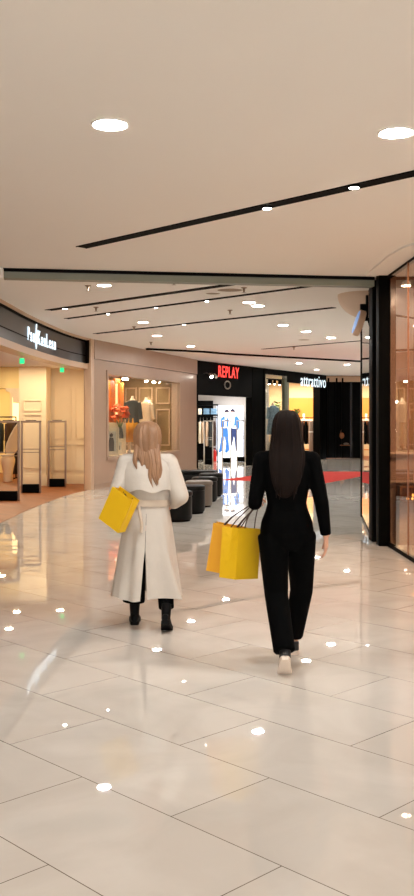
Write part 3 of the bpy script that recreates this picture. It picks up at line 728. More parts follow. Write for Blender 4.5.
# large pale curved seat back rising behind it
b = blob([('l', [[(math.cos(a)*rx+cx, 0.06*math.sin(a), z) for a in [2*PI*i/24 for i in range(24)]] for z, rx, cx in ((0.0, 0.10, -0.05), (0.12, 0.17, -0.03), (0.3, 0.19, 0.03), (0.5, 0.17, 0.10), (0.7, 0.12, 0.16), (0.82, 0.06, 0.19))])], 0.015, 3)
lf = finish('leaf_sculpture', b, 'white_cloth', None, True); lf.location = (-5.12, 24.95, 0.715)
tag(lf, 'big cream leaf-shaped display piece tilting up from the white urn pot', 'sculpture')
rail_rack('clothes rail with dark clothes behind the cream leaf-shaped piece', (-5.75, 26.3, 0.004), 0.9, 1.7)
for x, m, lab in ((-0.25, 'brown_cloth', 'dark brown coat at the left end of the rail behind the cream leaf-shaped piece'), (0.0, 'dark_cloth', 'charcoal coat in the middle of the rail behind the cream leaf-shaped piece'), (0.25, 'brown_cloth', 'dark brown coat at the right end of the rail behind the cream leaf-shaped piece')):
    garment(lab, 'dark coats in the left shop', m, 0.44, 0.9, (-5.75+x, 26.3, 1.7), 1.45, 0.06)
cab = thing('display_cabinet', 'dark display cabinet under the lit doorway of the left shop', 'cabinet', (-5.55, 28.5, 0.004))
b = MB(); b.box((0, 0, 0.8), (0.6, 0.35, 1.6)); b.build('cabinet_body', 'brown_cloth', cab, bevel=0.01)
for z in (0.35, 0.95): MB().box((0, -0.185, z), (0.54, 0.02, 0.5)).build('door', 'brown_cloth', cab)
bgm = thing('display_handbag', 'dark handbag standing on the dark display cabinet', 'handbag', (-5.5, 28.5, 1.604))
b = MB(); b.box((0, 0, 0.11), (0.3, 0.12, 0.22)); b.build('bag_body', 'dark_cloth', bgm, bevel=0.03)
b = MB(); b.tube([(-0.08, 0, 0.21), (-0.06, 0, 0.3), (0.06, 0, 0.3), (0.08, 0, 0.21)], 0.01); b.build('handle', 'black', bgm, True)
b = MB(); b.box((-5.6, 28.93, 1.95), (0.7, 0.03, 1.0)); structure(b, 'doorway_glow', 'warm_pane')  # glowing pane stands in for the light inside the doorway
b = MB()
for x in (-5.97, -5.23): b.box((x, 28.92, 1.95), (0.07, 0.06, 1.1))
b.box((-5.6, 28.92, 2.5), (0.84, 0.08, 0.08)); structure(b, 'trim_25', 'cream')
# red signed shop: wall shelf and rail
rk = rail_rack('black clothes rail at the left inside the red signed shop', (-0.02, 36.6, 0.003), 0.86, 1.72)
b = MB(); b.box((0, 0, 1.80), (0.9, 0.4, 0.05)); b.box((0, 0, 2.2), (0.9, 0.4, 0.05)); b.build('shelf', 'black', rk)
for s in (-1, 1):
    MB().box((s*0.43, 0, 1.98), (0.03, 0.03, 0.5)).build('shelf_upright', 'black', rk)
for x, m, h, lab in ((-0.36, 'white_cloth', 0.85, 'white long garment at the left end of the rail in the red signed shop'), (-0.24, 'white_cloth', 0.9, 'white garment, second from the left on the rail in the red signed shop'),
                     (-0.12, 'beige_cloth', 0.9, 'beige coat hanging left of the rail middle in the red signed shop'), (0.02, 'beige_cloth', 1.0, 'longest beige coat on the rail in the red signed shop'),
                     (0.16, 'dark_cloth', 1.05, 'charcoal coat hanging beside the longest beige coat'), (0.30, 'brown_cloth', 1.0, 'dark brown coat at the right end of the rail in the red signed shop')):
    garment(lab, 'garments on the rail of the red signed shop', m, 0.34, h, (-0.02+x, 36.6, 1.72), 1.5, 0.05)
for k, (x, m, lab) in enumerate(((-0.3, 'white_cloth', 'white folded clothes on the shelf over the clothes rail, at its left end'), (0.0, 'blue_cloth', 'light blue folded denim in the middle of the shelf over the clothes rail'), (0.28, 'blue_cloth', 'blue folded denim at the right end of the shelf over the clothes rail'))):
    b = MB()
    for j in range(4): b.box((0, 0, 0.03+0.058*j), (0.24-0.01*(j % 2), 0.3, 0.054))
    o = b.build('folded_clothes', m, None, bevel=0.012); o.location = (-0.02+x, 36.6, 1.828); tag(o, lab, 'folded clothes', 'folded clothes on the shelf')
b = MB(); b.box((-1.2, 38.15, 1.2), (2.9, 0.12, 2.4)); structure(b, 'trim_26', 'black_matt')

# ------------------------------------------------------------------ window display in the stone wall
def disp(px, w, z):
    """point seen at picture column px, w metres behind the stone wall's face"""
    m = (px-207.0)/FOC
    den = SU.y*1.0
    # ray (m,1)*Y ; perpendicular distance from wall = (P-S0).SN
    Y = (w+S0.dot(SN))/(m*SN.x+SN.y)
    return (m*Y, Y, z)
for px0, px1, w, z0, z1, lab in ((108.2, 113.5, 0.9, ZB, 2.68, 'narrow orange upright panel at the left end of the window display'), (118.5, 123.0, 1.0, ZB, 2.66, 'orange upright panel behind the red-orange flowers')):
    a = Vector(disp(px0, w, 0)); c = Vector(disp(px1, w, 0)); mid = (a+c)/2; L = (c-a).length
    o = MB().box((mid.x, mid.y, (z0+z1)/2), (L, 0.05, z1-z0), SANG).build('backdrop_board', 'orange', None, bevel=0.004)
    tag(o, lab, 'backdrop board', 'orange backdrop boards')
lp = MB(); a = Vector(disp(114, 1.1, 0)); c = Vector(disp(119, 1.1, 0)); mid = (a+c)/2
t = thing('display_light_panel', 'glowing warm panel between the two orange uprights in the window', 'light panel', (mid.x, mid.y, ZB), SANG)
MB().box((0, 0, 1.3), ((c-a).length, 0.06, 1.5)).build('panel_case', 'orange', t)
MB().box((0, -0.035, 1.45), ((c-a).length*0.8, 0.01, 0.9)).build('lit_face', 'warm_pane', t)
for px, w, wd, zc, ht, m, lab in ((111.3, 0.35, 0.42, ZB+0.36, 0.70, 'photo_grey', 'tall cream framed black-and-white photo at the window corner'), (117.2, 0.55, 0.40, ZB+0.21, 0.40, 'photo_grey', 'smaller cream framed photo right of the tall framed one'),
                                  (115, 0.75, 0.62, ZB+0.42, 0.82, 'frame_cream', 'large cream board leaning behind the framed photos')):
    p = disp(px, w, zc)
    t = thing('picture_frame', lab, 'picture frame', (p[0], p[1], zc), SANG-0.75)
    b = MB()
    for s in (-1, 1): b.box((s*(wd/2-0.02), 0, 0), (0.045, 0.03, ht)); b.box((0, 0, s*(ht/2-0.02)), (wd, 0.03, 0.045))
    b.build('frame', 'frame_cream', t)
    MB().box((0, 0.008, 0), (wd-0.06, 0.012, ht-0.06)).build('mat_board', 'frame_cream', t)
    if m == 'photo_grey': MB().box((0, -0.003, 0), (wd-0.16, 0.006, ht-0.2)).build('photo', m, t)
    if m == 'photo_grey':
        h2 = ht/2-0.1; fy = -0.008
        b = MB()
        b.panel([(-0.06, -h2), (0.07, -h2), (0.075, -h2*0.1), (0.05, h2*0.35), (-0.04, h2*0.4), (-0.08, 0)], fy-0.002, fy); b.panel([(-0.04, h2*0.45), (0.03, h2*0.45), (0.045, h2*0.7), (0.0, h2*0.85), (-0.045, h2*0.7)], fy-0.002, fy)
        b.build('photo_figure', 'dark_cloth', t)
# flowers
p = disp(120, 0.62, ZB)
t = thing('flower_arrangement', 'bunch of red-orange flowers in the window display', 'flowers', (p[0], p[1], ZB))
b = MB(); b.lathe([(0.07, 0), (0.1, 0.1), (0.09, 0.5), (0.06, 0.7), (0.05, 0.68), (0.01, 0.66)], n=20); b.build('vase', 'dark_cloth', t, True)
for k in range(30):
    a, e, rr = random.uniform(0, 2*PI), random.uniform(-0.9, 1.3), 0.19
    c = Vector((math.cos(a)*math.cos(e)*rr, math.sin(a)*math.cos(e)*rr, 1.08+math.sin(e)*0.22))
    b = MB()
    for q in range(6):
        dd = Vector((math.cos(q*PI/3), math.sin(q*PI/3), 0.5))*0.045
        b.ell(c+dd, (0.05, 0.035, 0.02), (random.random(), random.random(), q*PI/3), 8, 5)
    b.ell(c+Vector((0, 0, 0.03)), (0.03, 0.03, 0.03), n=8, m=5)
    b.build('blossom', 'flower', t, True)
b = MB()
for k in range(12): b.tube([(0, 0, 0.6), (math.cos(k)*0.06, math.sin(k)*0.06, 0.8), (math.cos(k)*0.15, math.sin(k)*0.15, 1.0)], 0.006, 5)
b.build('stems', 'leaf', t)

def dress_form(label, loc, rz, jacket, lower, skirt=True, height=1.0):
    """headless shop mannequin in a jacket and a skirt or trousers"""
    t = thing('mannequin', label, 'mannequin', loc, rz)
    body = blob([('l', [[(math.cos(a)*rx, math.sin(a)*ry, z) for a in [2*PI*i/24 for i in range(24)]] for z, rx, ry in ((0.86, 0.15, 0.11), (1.0, 0.13, 0.1), (1.2, 0.15, 0.11), (1.36, 0.17, 0.1), (1.42, 0.1, 0.08), (1.5, 0.045, 0.045), (1.56, 0.04, 0.04))]),
                 ('c', (-0.09, 0, 0.86), 0.075, (-0.08, 0, 0.1), 0.04), ('c', (0.09, 0, 0.86), 0.075, (0.1, 0.03, 0.1), 0.04), ('e', (-0.08, -0.05, 0.05), (0.04, 0.11, 0.04)), ('e', (0.1, -0.02, 0.05), (0.04, 0.11, 0.04)),
                 ('c', (-0.18, 0, 1.36), 0.045, (-0.24, 0, 0.95), 0.035), ('c', (0.18, 0, 1.36), 0.045, (0.24, 0, 0.95), 0.035)], 0.012, 3)
    finish('form', body, 'ceramic', t, True)
    jk = blob([('l', [[(math.cos(a)*rx, math.sin(a)*ry, z) for a in [2*PI*i/24 for i in range(24)]] for z, rx, ry in ((0.82, 0.2, 0.15), (1.0, 0.165, 0.125), (1.2, 0.18, 0.13), (1.38, 0.19, 0.115), (1.44, 0.11, 0.09))]),
               ('f', (-0.18, 0, 1.38), 0.066, (-0.25, 0, 0.92), 0.055), ('f', (0.18, 0, 1.38), 0.066, (0.25, 0, 0.92), 0.055)], 0.012, 3)
    finish('jacket', jk, jacket, t, True)
    if skirt:
        rings = [[(math.cos(a)*r*(1+0.06*math.sin(9*a)), math.sin(a)*r*0.8*(1+0.06*math.sin(9*a)), z) for a in [2*PI*i/54 for i in range(54)]] for z, r in ((0.30, 0.27), (0.5, 0.245), (0.8, 0.19), (0.98, 0.15))]
        b = MB(); b.loft(rings); b.build('skirt', lower, t, True)
    else:
        lg = blob([('f', (-0.09, 0, 0.9), 0.1, (-0.08, 0, 0.12), 0.075), ('f', (0.09, 0, 0.9), 0.1, (0.1, 0.03, 0.12), 0.075), ('e', (0, 0, 0.9), (0.19, 0.13, 0.12))], 0.014, 2)
        finish('trousers', lg, lower, t, True)
    b = MB(); b.lathe([(0.2, -0.0), (0.2, 0.012), (0.02, 0.016)], n=28); b.build('foot_plate', 'steel', t, True)
    return t
p = disp(132.5, 0.55, ZB)
dress_form('headless mannequin in charcoal jacket and mustard skirt in the window display', (p[0], p[1], ZB), -0.3, 'dark_cloth', 'mustard')
p = disp(146, 0.9, ZB)
dress_form('pale headless mannequin in light clothes farther along the window display', (p[0], p[1], ZB), -0.3, 'beige_cloth', 'beige_cloth', False)
tr = thing('track_spot_rail', 'short rail of white spots at the top of the stone wall window', 'light track', (0, 0, 0))
b = MB(); swbox(b, 1.0, 6.2, 0.68, 0.72, 2.86, 2.89); b.build('rail', 'black', tr)
for px in (123.5, 126.5, 146, 153.5, 160, 165.5):
    q = Vector(disp(px, 0.7, 2.80))
    b = MB(); b.cyl(q+Vector((0, 0, 0.05)), q+Vector((0.01, -0.05, -0.06)), 0.035, 0.05); h = b.build('spot_lamp', 'white_trim', tr, True)
    b = MB(); b.cyl(q+Vector((0.01, -0.05, -0.061)), q+Vector((0.011, -0.055, -0.068)), 0.046); b.build('lens', 'spot_glow', h)
wl = None
for px, w, z, lab in ((170.2, 1.0, 2.16, 'upper small round wall lamp at the right side of the stone wall window'), (170.8, 1.0, 1.30, 'lower small round wall lamp at the right side of the stone wall window')):
    q = disp(170.5, 1.0, 0)
    t = thing('wall_lamp', lab, 'lamp', (sw(U1+0.19, 1.05)[0], sw(U1+0.19, 1.05)[1], z), 0, 'round lamps in the window display')
    b = MB(); b.ell((0, -0.03, 0), (0.045, 0.045, 0.045)); b.build('globe', 'spot_glow', t, True)
    b = MB(); b.ell((0, 0.0, 0), (0.05, 0.03, 0.05)); b.build('socket', 'steel', t, True)

# ------------------------------------------------------------------ clothes shop goods
gp = None
t = thing('anti_theft_pillar', 'grey pillar with a white band beside the dark coats in the clothes shop doorway', 'pillar', (4.40, 39.6, 0.004), 0.1)
MB().box((0, 0, 0.78), (0.29, 0.12, 1.55)).build('pillar_body', 'grey_metal', t, bevel=0.01)
MB().box((0, -0.005, 1.12), (0.295, 0.125, 0.04)).build('white_band', 'white_trim', t)
o = dup(t, (3.62, 38.6, 0.004), None, 'grey pillar with a white band half hidden by the dark haired woman')
rail_rack('clothes rail with dark coats in the clothes shop', (4.45, 41.4, 0.004), 1.0, 1.72)
for k, (x, m, lab) in enumerate(((-0.42, 'black_matt', 'black coat at the left end of the clothes shop rail'), (-0.28, 'brown_cloth', 'dark brown coat second on the clothes shop rail'), (-0.13, 'black_matt', 'black coat third on the clothes shop rail'),
                            (0.02, 'brown_cloth', 'dark brown coat in the middle of the clothes shop rail'), (0.16, 'black_matt', 'black coat right of the middle on the clothes shop rail'), (0.32, 'brown_cloth', 'dark brown coat at the right end of the clothes shop rail'))):
    garment(lab, 'dark coats in the clothes shop', m, 0.44, 1.05, (4.45+x, 41.4, 1.72), 1.45, 0.06)
t = thing('display_table', 'low wooden display table under the dark coats', 'table', (4.05, 40.6, 0.004))
MB().box((0, 0, 0.36), (0.8, 0.5, 0.05)).build('table_top', 'wood_panel', t, bevel=0.006)
for sx in (-1, 1):
    for sy in (-1, 1): MB().box((sx*0.36, sy*0.21, 0.17), (0.05, 0.05, 0.34)).build('leg', 'wood_panel', t)
for k, (x, m, lab) in enumerate(((-0.1, 'beige_cloth', 'pair of peach shoes on the low display table'),)):
    t = thing('display_shoe_pair', lab, 'shoes', (4.05+x, 40.5, 0.389))
    for s in (-0.06, 0.06):
        b = MB(); b.ell((s, 0, 0.03), (0.045, 0.13, 0.03)); b.ell((s, 0.06, 0.06), (0.042, 0.07, 0.05)); b.build('shoe', m, t, True)
t = thing('wall_shelf', 'white shelf on the wood panelling of the clothes shop', 'shelf', (4.2, 42.95, 1.62))
MB().box((0, 0, 0), (1.15, 0.38, 0.05)).build('shelf_board', 'white_trim', t)
for s in (-0.4, 0.4): MB().box((s, 0.1, -0.08), (0.04, 0.2, 0.12)).build('bracket', 'steel', t)
def plant(label, loc, h=0.36):
    t = thing('potted_plant', label, 'plant', loc)
    b = MB(); b.lathe([(0.06, 0), (0.08, 0.12), (0.07, 0.12), (0.01, 0.1)], n=18); b.build('pot', 'dark_cloth', t, True)
    b = MB()
    for k in range(30):
        a = k*2.4; r = 0.05+0.08*random.random(); z = 0.14+h*random.random()*0.8
        d = Vector((math.cos(a), math.sin(a), 0)); u = Vector((0, 0, 1)); s = d.cross(u)
        c = d*r*0.4+u*z
        b.add([c, c+d*0.08+s*0.06+u*0.06, c+d*0.2+u*0.1, c+d*0.08-s*0.06+u*0.06, c+d*0.08+u*0.04], [(0, 1, 4), (1, 2, 4), (2, 3, 4), (3, 0, 4)])
    for k in range(5): b.tube([(0, 0, 0.1), (math.cos(k)*0.03, math.sin(k)*0.03, 0.1+h*0.7)], 0.006, 5)
    b.build('foliage', 'leaf', t)
    return t
plant('potted plant on the white shelf of the clothes shop', (4.05, 42.9, 1.646))
o = MB().box((0, 0, 0.13), (0.09, 0.06, 0.26)).build('perfume_box', 'white_trim', None, bevel=0.005); o.location = (4.38, 42.9, 1.645); tag(o, 'upright white box beside the plant on the clothes shop shelf', 'box')
# window side
t = thing('display_shelf', 'white display shelf unit in the clothes shop window', 'shelf', (2.98, 38.9, 0.004))
for z in (0.35, 1.05, 1.75): MB().box((0, 0, z), (0.8, 0.4, 0.04)).build('shelf_board', 'white_trim', t)
for sx in (-0.38, 0.38): MB().box((sx, 0.0, 0.88), (0.03, 0.38, 1.76)).build('side_panel', 'shop_beige', t)
plant('potted plant on top of the display shelf in the clothes shop window', (2.88, 38.8, 1.772), 0.5)
t = thing('display_plinth', 'white round plinth under the mannequin in the blue and white print dress', 'plinth', (2.60, 37.4, 0.004))
b = MB(); b.lathe([(0.26, 0), (0.26, 0.72), (0.25, 0.74)], n=28); b.build('plinth_body', 'white_trim', t, True)
dress_form('mannequin in blue and white print dress at the left of the clothes shop window', (2.60, 37.4, 0.746), 0.4, 'print_cloth', 'print_cloth')
for x, z, m, lab in ((2.75, 1.072, 'white_cloth', 'white folded pile on the middle shelf of the window unit, left side'), (3.1, 1.072, 'beige_cloth', 'beige folded pile on the middle shelf of the window unit, right side'), (2.78, 0.372, 'blue_cloth', 'blue folded pile on the lowest shelf of the window unit, left side'), (3.12, 0.372, 'white_cloth', 'white folded pile on the lowest shelf of the window unit, right side')):
    b = MB()
    for j in range(4): b.box((0, 0, 0.03+0.06*j), (0.28-0.01*(j % 2), 0.3, 0.056))
    o = b.build('folded_clothes', m, None, bevel=0.012); o.location = (x, 38.9, z+0.001); tag(o, lab, 'folded clothes', 'folded piles in the clothes shop window')
tr = thing('track_spot_rail', 'rail of black spot lamps at the top of the clothes shop window', 'light track', (0, 0, 0))
MB().strip([(2.35, 37.0), (3.4, 38.9)], 3.22, 3.26, 0.05).build('rail', 'black', tr)
for k, f in enumerate((0.1, 0.32, 0.55, 0.8)):
    q = Vector((2.35+1.05*f, 37.0+1.9*f, 3.14))
    b = MB(); b.cyl(q+Vector((0, 0, 0.08)), q+Vector((0.0, 0.06, -0.09)), 0.06, 0.065); h = b.build('spot_lamp', 'black', tr, True)
    b = MB(); b.cyl(q+Vector((0, 0.06, -0.091)), q+Vector((0.0, 0.063, -0.1)), 0.055); b.build('lens', 'spot_glow', h)
tr = thing('track_spot_rail', 'upper short rail of bulky black spots against the clothes shop ceiling', 'light track', (0, 0, 0))
MB().strip([(2.55, 39.0), (3.3, 40.3)], 3.27, 3.30, 0.05).build('rail', 'black', tr)
for f in (0.1, 0.7, 1.0):
    q = Vector((2.55+0.75*f, 39.0+1.3*f, 3.2)); b = MB(); b.cyl(q+Vector((0, 0, 0.08)), q+Vector((0, 0.02, -0.08)), 0.085, 0.085); b.build('spot_lamp', 'black', tr, True)

# dim goods in the closed dark shop
t = thing('display_handbag', 'dim brown handbag hanging in the dark closed shopfront', 'handbag', (5.72, 40.2, 0.86))
b = MB(); b.ell((0, 0, 0.1), (0.1, 0.05, 0.14)); b.build('bag_body', 'brown_niche', t, True)
b = MB(); b.tube([(-0.06, 0, 0.2), (-0.03, 0, 0.34), (0.03, 0, 0.34), (0.06, 0, 0.2)], 0.01); b.build('handle', 'brown_niche', t, True)
t = thing('display_ledge', 'small dim ledge in the dark closed shopfront, below the brown handbag', 'shelf', (5.85, 40.2, 0.55))
MB().box((0, 0, 0), (0.4, 0.2, 0.03)).build('ledge_board', 'brown_niche', t); b = MB(); b.ell((0.05, 0, 0.06), (0.12, 0.06, 0.045)); b.build('display_cushion', 'stool_grey', t, True)

# ------------------------------------------------------------------ right shop goods
t = thing('pendant_lamp', 'small white pendant lamp on a thin cord behind the curved glass', 'lamp', (2.47, 11.75, 3.5))
MB().tube([(0, 0, 0), (0, 0, -0.17)], 0.006, 6).build('cord', 'steel', t)
b = MB(); b.lathe([(0.02, -0.15), (0.05, -0.17), (0.065, -0.21), (0.06, -0.215)], n=24); b.build('lamp_shade', 'white_trim', t, True)
b = MB(); b.lathe([(0.058, -0.21), (0.055, -0.222), (0.005, -0.226)], n=24); b.build('bulb', 'spot_glow', t, True)
t = thing('candle_box', 'dark open box with small amber lights behind the curved glass', 'box', (2.64, 12.22, 0.56))
b = MB(); b.box((0, 0, 0.01), (0.34, 0.2, 0.02)); b.box((0, 0.09, 0.1), (0.34, 0.02, 0.18)); b.box((0, 0, 0.2), (0.34, 0.2, 0.02)); b.box((-0.16, 0, 0.1), (0.02, 0.2, 0.18)); b.box((0.16, 0, 0.1), (0.02, 0.2, 0.18)); b.build('box_body', 'brown_niche', t)
for x, y, z in ((0.0, -0.04, 0.05), (0.05, -0.02, 0.07), (0.02, 0.02, 0.09), (0.09, 0.0, 0.05), (-0.05, 0.01, 0.045)):
    b = MB(); b.ell((x, y, z), (0.014, 0.014, 0.018), n=10, m=6); b.build('light_bulb', 'amber_glow', t, True)
b = MB(); b.box((2.64, 12.28, 0.28), (0.32, 0.12, 0.555)); structure(b, 'trim_27', 'brown_gloss')

# ------------------------------------------------------------------ people
def V(*a): return Vector(a)
def hand(prims, wrist, direction, back, thumb_side, curl=0.5, s=1.0):
    """palm, four unequal bent fingers and a thumb that leaves the side of the palm"""
    f = Vector(direction).normalized(); n = Vector(back); n = (n-f*n.dot(f)).normalized(); t = f.cross(n)
    if t.dot(Vector(thumb_side)) < 0: t = -t
    w = Vector(wrist); pal = w+f*0.045*s
    for k in range(4):
        prims.append(('c', w+f*0.01+t*(0.018-0.012*k)*s, 0.014*s, w+f*0.08*s+t*(0.029-0.0195*k)*s, 0.0125*s))
    for k, L in enumerate((0.066, 0.074, 0.068, 0.052)):
        base = w+f*0.084*s+t*(0.031-0.0207*k)*s
        spread = t*(0.13-0.09*k); d = (f+spread).normalized(); p = base
        for q, (fr_, r) in enumerate(((0.45, 0.0085), (0.32, 0.0078), (0.23, 0.007))):
            ang = curl*(0.45+0.55*q)
            dd = (d*math.cos(ang)-n*math.sin(ang)).normalized()
            p2 = p+dd*L*fr_*s; prims.append(('c', p, r*s, p2, (r-0.0006)*s)); p = p2
    b0 = w+f*0.025*s+t*0.026*s; d = (f*0.72+t*0.62-n*0.3).normalized()
    p1 = b0+d*0.034*s; d2 = (f*0.9+t*0.3-n*0.35).normalized(); p2 = p1+d2*0.030*s
    p3 = p2+(f*0.95-n*0.4).normalized()*0.024*s
    prims += [('c', b0, 0.0125*s, p1, 0.0105*s), ('c', p1, 0.0105*s, p2, 0.0092*s), ('c', p2, 0.0092*s, p3, 0.008*s)]
def ell_ring(c, rx, ry, n=32, zt=0.0, f=None):
    c = Vector(c)
    return [c+V(rx*math.cos(a)*(f(a) if f else 1), ry*math.sin(a)*(f(a) if f else 1), zt*math.sin(a)) for a in [2*PI*i/n for i in range(n)]]
def head_prims(h):
    """h = centre of the skull; the face looks along +Y"""
    h = Vector(h)
    return [('e', h+V(0, -0.008, 0.022), (0.074, 0.092, 0.088)), ('e', h+V(0, 0.022, -0.03), (0.062, 0.07, 0.085)), ('e', h+V(0, 0.052, -0.088), (0.034, 0.036, 0.03)),
            ('c', h+V(0, 0.088, 0.0), 0.011, h+V(0, 0.106, -0.036), 0.014), ('e', h+V(0, 0.082, -0.068), (0.024, 0.016, 0.011)),
            ('e', h+V(0, 0.072, 0.022), (0.058, 0.02, 0.012)), ('e', h+V(-0.036, 0.068, -0.03), (0.024, 0.018, 0.018)), ('e', h+V(0.036, 0.068, -0.03), (0.024, 0.018, 0.018)),
            ('e', h+V(-0.076, -0.004, -0.014), (0.012, 0.02, 0.032)), ('e', h+V(0.076, -0.004, -0.014), (0.012, 0.02, 0.032))]
def face_details(h, person):
    h = Vector(h)
    for s in (-1, 1):
        b = MB(); b.ell(h+V(s*0.031, 0.083, 0.0), (0.013, 0.009, 0.008), n=14, m=8); b.build('eye', 'eye', person, True)
        b = MB(); b.tube([h+V(s*0.05, 0.079, 0.022), h+V(s*0.033, 0.091, 0.029), h+V(s*0.014, 0.093, 0.023)], 0.0035, 6); b.build('eyebrow', 'hair_dark', person, True)
    b = MB(); b.ell(h+V(0, 0.096, -0.068), (0.022, 0.006, 0.008), n=14, m=8); b.build('lips', 'lip', person, True)

def smooth3(pts, n=5):
    out = []
    for k in range(len(pts)-1):
        p0 = pts[max(k-1, 0)]; p1 = pts[k]; p2 = pts[k+1]; p3 = pts[min(k+2, len(pts)-1)]
        for i in range(n):
            t = i/n
            out.append(0.5*((2*p1)+(p2-p0)*t+(2*p0-5*p1+4*p2-p3)*t*t+(3*p1-p0-3*p2+p3)*t**3))
    out.append(pts[-1]); return out
def shoe(parent, name, ankle, toe_dir, pitch, m_up, m_sole, L=0.25, m_heel=None, boot=False):
    """shoe built flat, then pitched about the ball of the foot"""
    d = Vector((toe_dir[0], toe_dir[1], 0)).normalized(); s = V(d.y, -d.x, 0)
    def place(p):
        x, y, z = p        # x across, y along the foot from heel, z up
        bx = 0.70*L
        yy, zz = y-bx, z
        if y < bx:
            yy, zz = (y-bx)*math.cos(pitch)-z*math.sin(pitch)*-1*-1 if False else (y-bx)*math.cos(pitch)+z*math.sin(pitch), -(y-bx)*math.sin(pitch)+z*math.cos(pitch)
        return Vector(ankle)+s*x+d*yy+V(0, 0, zz)
    up = [[(x*wd, y, z) for x, z in prof] for y, wd, prof in [
        (0.005, 0.026, None), (0.03, 0.033, None)] if prof]
    rings = []; sole = []
    for y, wd, h in ((0.0, 0.018, 0.07), (0.015, 0.028, 0.085), (0.06, 0.033, 0.092), (0.10, 0.034, 0.085), (0.14, 0.038, 0.066), (0.18, 0.042, 0.05), (0.215, 0.038, 0.04), (0.24, 0.026, 0.033), (0.25, 0.01, 0.026)):
        y = y*L/0.25
        ring = []
        for i in range(20):
            a = 2*PI*i/20; cx, cz = math.cos(a), math.sin(a)
            ring.append(place((wd*(abs(cx)**0.75)*(1 if cx > 0 else -1), y, 0.022+(h-0.022)*(0.5+0.5*cz) if cz > 0 or True else 0.022)))
        rings.append(ring)
        sole.append([place((wd*1.1*q, y, zz)) for q, zz in ((-1, 0.0), (-1.02, 0.028), (1.02, 0.028), (1, 0.0))])
    b = MB(); b.loft(rings)
    if boot:
        for z0, r0, z1, r1 in ((0.05, 0.036, 0.16, 0.042),):
            pr = []
            for z, r in ((0.05, 0.034), (0.09, 0.036), (0.13, 0.039), (0.165, 0.042)):
                pr.append([place((r*math.cos(2*PI*i/18), 0.05+r*1.15*math.sin(2*PI*i/18), z)) for i in range(18)])
            b.loft(pr)
    o = b.build(name, m_up, parent, True)
    b = MB(); b.loft(sole); b.build('sole', m_sole, o)
    if m_heel:
        pr = [[place((0.037*math.cos(a), 0.03+0.036*math.sin(a)*1.05, z)) for a in [PI+PI*i/12 for i in range(13)]+[2*PI, 2*PI]] for z in (0.03, 0.088)]
        b = MB(); b.loft([r[:13] for r in pr], cap=True); b.build('heel_panel', m_heel, o)
    return o

# --- dark haired woman in black, walking away, shopping bags in her left hand
W2 = V(0.53, 6.09, 0)
body = []
hipL, kneeL, ankL = V(-0.085, 0.2, 0.88), V(-0.075, 0.13, 0.47), V(-0.04, -0.07, 0.185)
hipR, kneeR, ankR = V(0.085, 0.2, 0.88), V(0.115, 0.38, 0.46), V(0.07, 0.50, 0.095)
shL, elL, wrL = V(-0.165, 0.2, 1.355), V(-0.215, 0.14, 1.075), V(-0.195, 0.35, 1.075)
shR, elR, wrR = V(0.165, 0.2, 1.355), V(0.222, 0.13, 1.075), V(0.255, 0.17, 0.86)
HC = V(0.0, 0.22, 1.565)
body += head_prims(HC)
body += [('c', V(0, 0.195, 1.36), 0.055, V(0, 0.208, 1.5), 0.05),
         ('l', [ell_ring((0, 0.2, z), rx, ry) for z, rx, ry in ((0.80, 0.10, 0.08), (0.88, 0.15, 0.105), (0.95, 0.15, 0.1), (1.06, 0.115, 0.085), (1.18, 0.13, 0.095), (1.30, 0.145, 0.095), (1.38, 0.12, 0.07), (1.42, 0.06, 0.05))]),
         ('c', shL, 0.045, elL, 0.036), ('c', elL, 0.036, wrL, 0.025), ('c', shR, 0.045, elR, 0.036), ('c', elR, 0.036, wrR, 0.024),
         ('c', V(0, 0.2, 1.35), 0.06, shL, 0.05), ('c', V(0, 0.2, 1.35), 0.06, shR, 0.05),
         ('c', hipL, 0.082, kneeL, 0.052), ('c', kneeL, 0.05, ankL, 0.034), ('c', hipR, 0.082, kneeR, 0.052), ('c', kneeR, 0.05, ankR, 0.034),
         ('c', ankL, 0.03, V(-0.037, -0.05, 0.085), 0.022), ('c', V(-0.037, -0.05, 0.085), 0.022, V(-0.035, -0.01, 0.035), 0.014), ('c', ankR, 0.03, V(0.075, 0.6, 0.045), 0.026)]
hand(body, wrR, V(0.02, 0.05, -1), V(1, -0.25, 0), V(0, 1, 0), 0.45)
hand(body, wrL, V(0.02, 1, -0.12), V(-0.35, 0, 1), V(1, 0, 0.3), 1.15)
me = blob(body, 0.0048, 2)
p2 = finish('person', me, 'skin', None, True); p2.location = W2
tag(p2, 'woman with long dark hair in black top and trousers walking away with yellow bags', 'person')
face_details(HC, p2)
top = blob([('l', [ell_ring((0, 0.2, z), rx, ry) for z, rx, ry in ((0.965, 0.158, 0.115), (1.00, 0.148, 0.108), (1.07, 0.130, 0.1), (1.18, 0.148, 0.11), (1.28, 0.165, 0.112), (1.36, 0.158, 0.095), (1.41, 0.105, 0.075), (1.435, 0.066, 0.062))]),
            ('c', V(0, 0.2, 1.36), 0.07, shL, 0.06), ('c', V(0, 0.2, 1.36), 0.07, shR, 0.06),
            ('c', shL, 0.06, elL, 0.048), ('f', elL, 0.048, elL.lerp(wrL, 0.96), 0.037), ('e', elL, (0.048,)*3), ('c', shR, 0.06, elR, 0.048), ('f', elR, 0.048, elR.lerp(wrR, 0.98), 0.036), ('e', elR, (0.048,)*3)], 0.008, 3)
finish('long_sleeved_top', top, 'cloth_black', p2, True)
tl0, tl1 = V(-0.09, 0.2, 0.84), kneeL; 
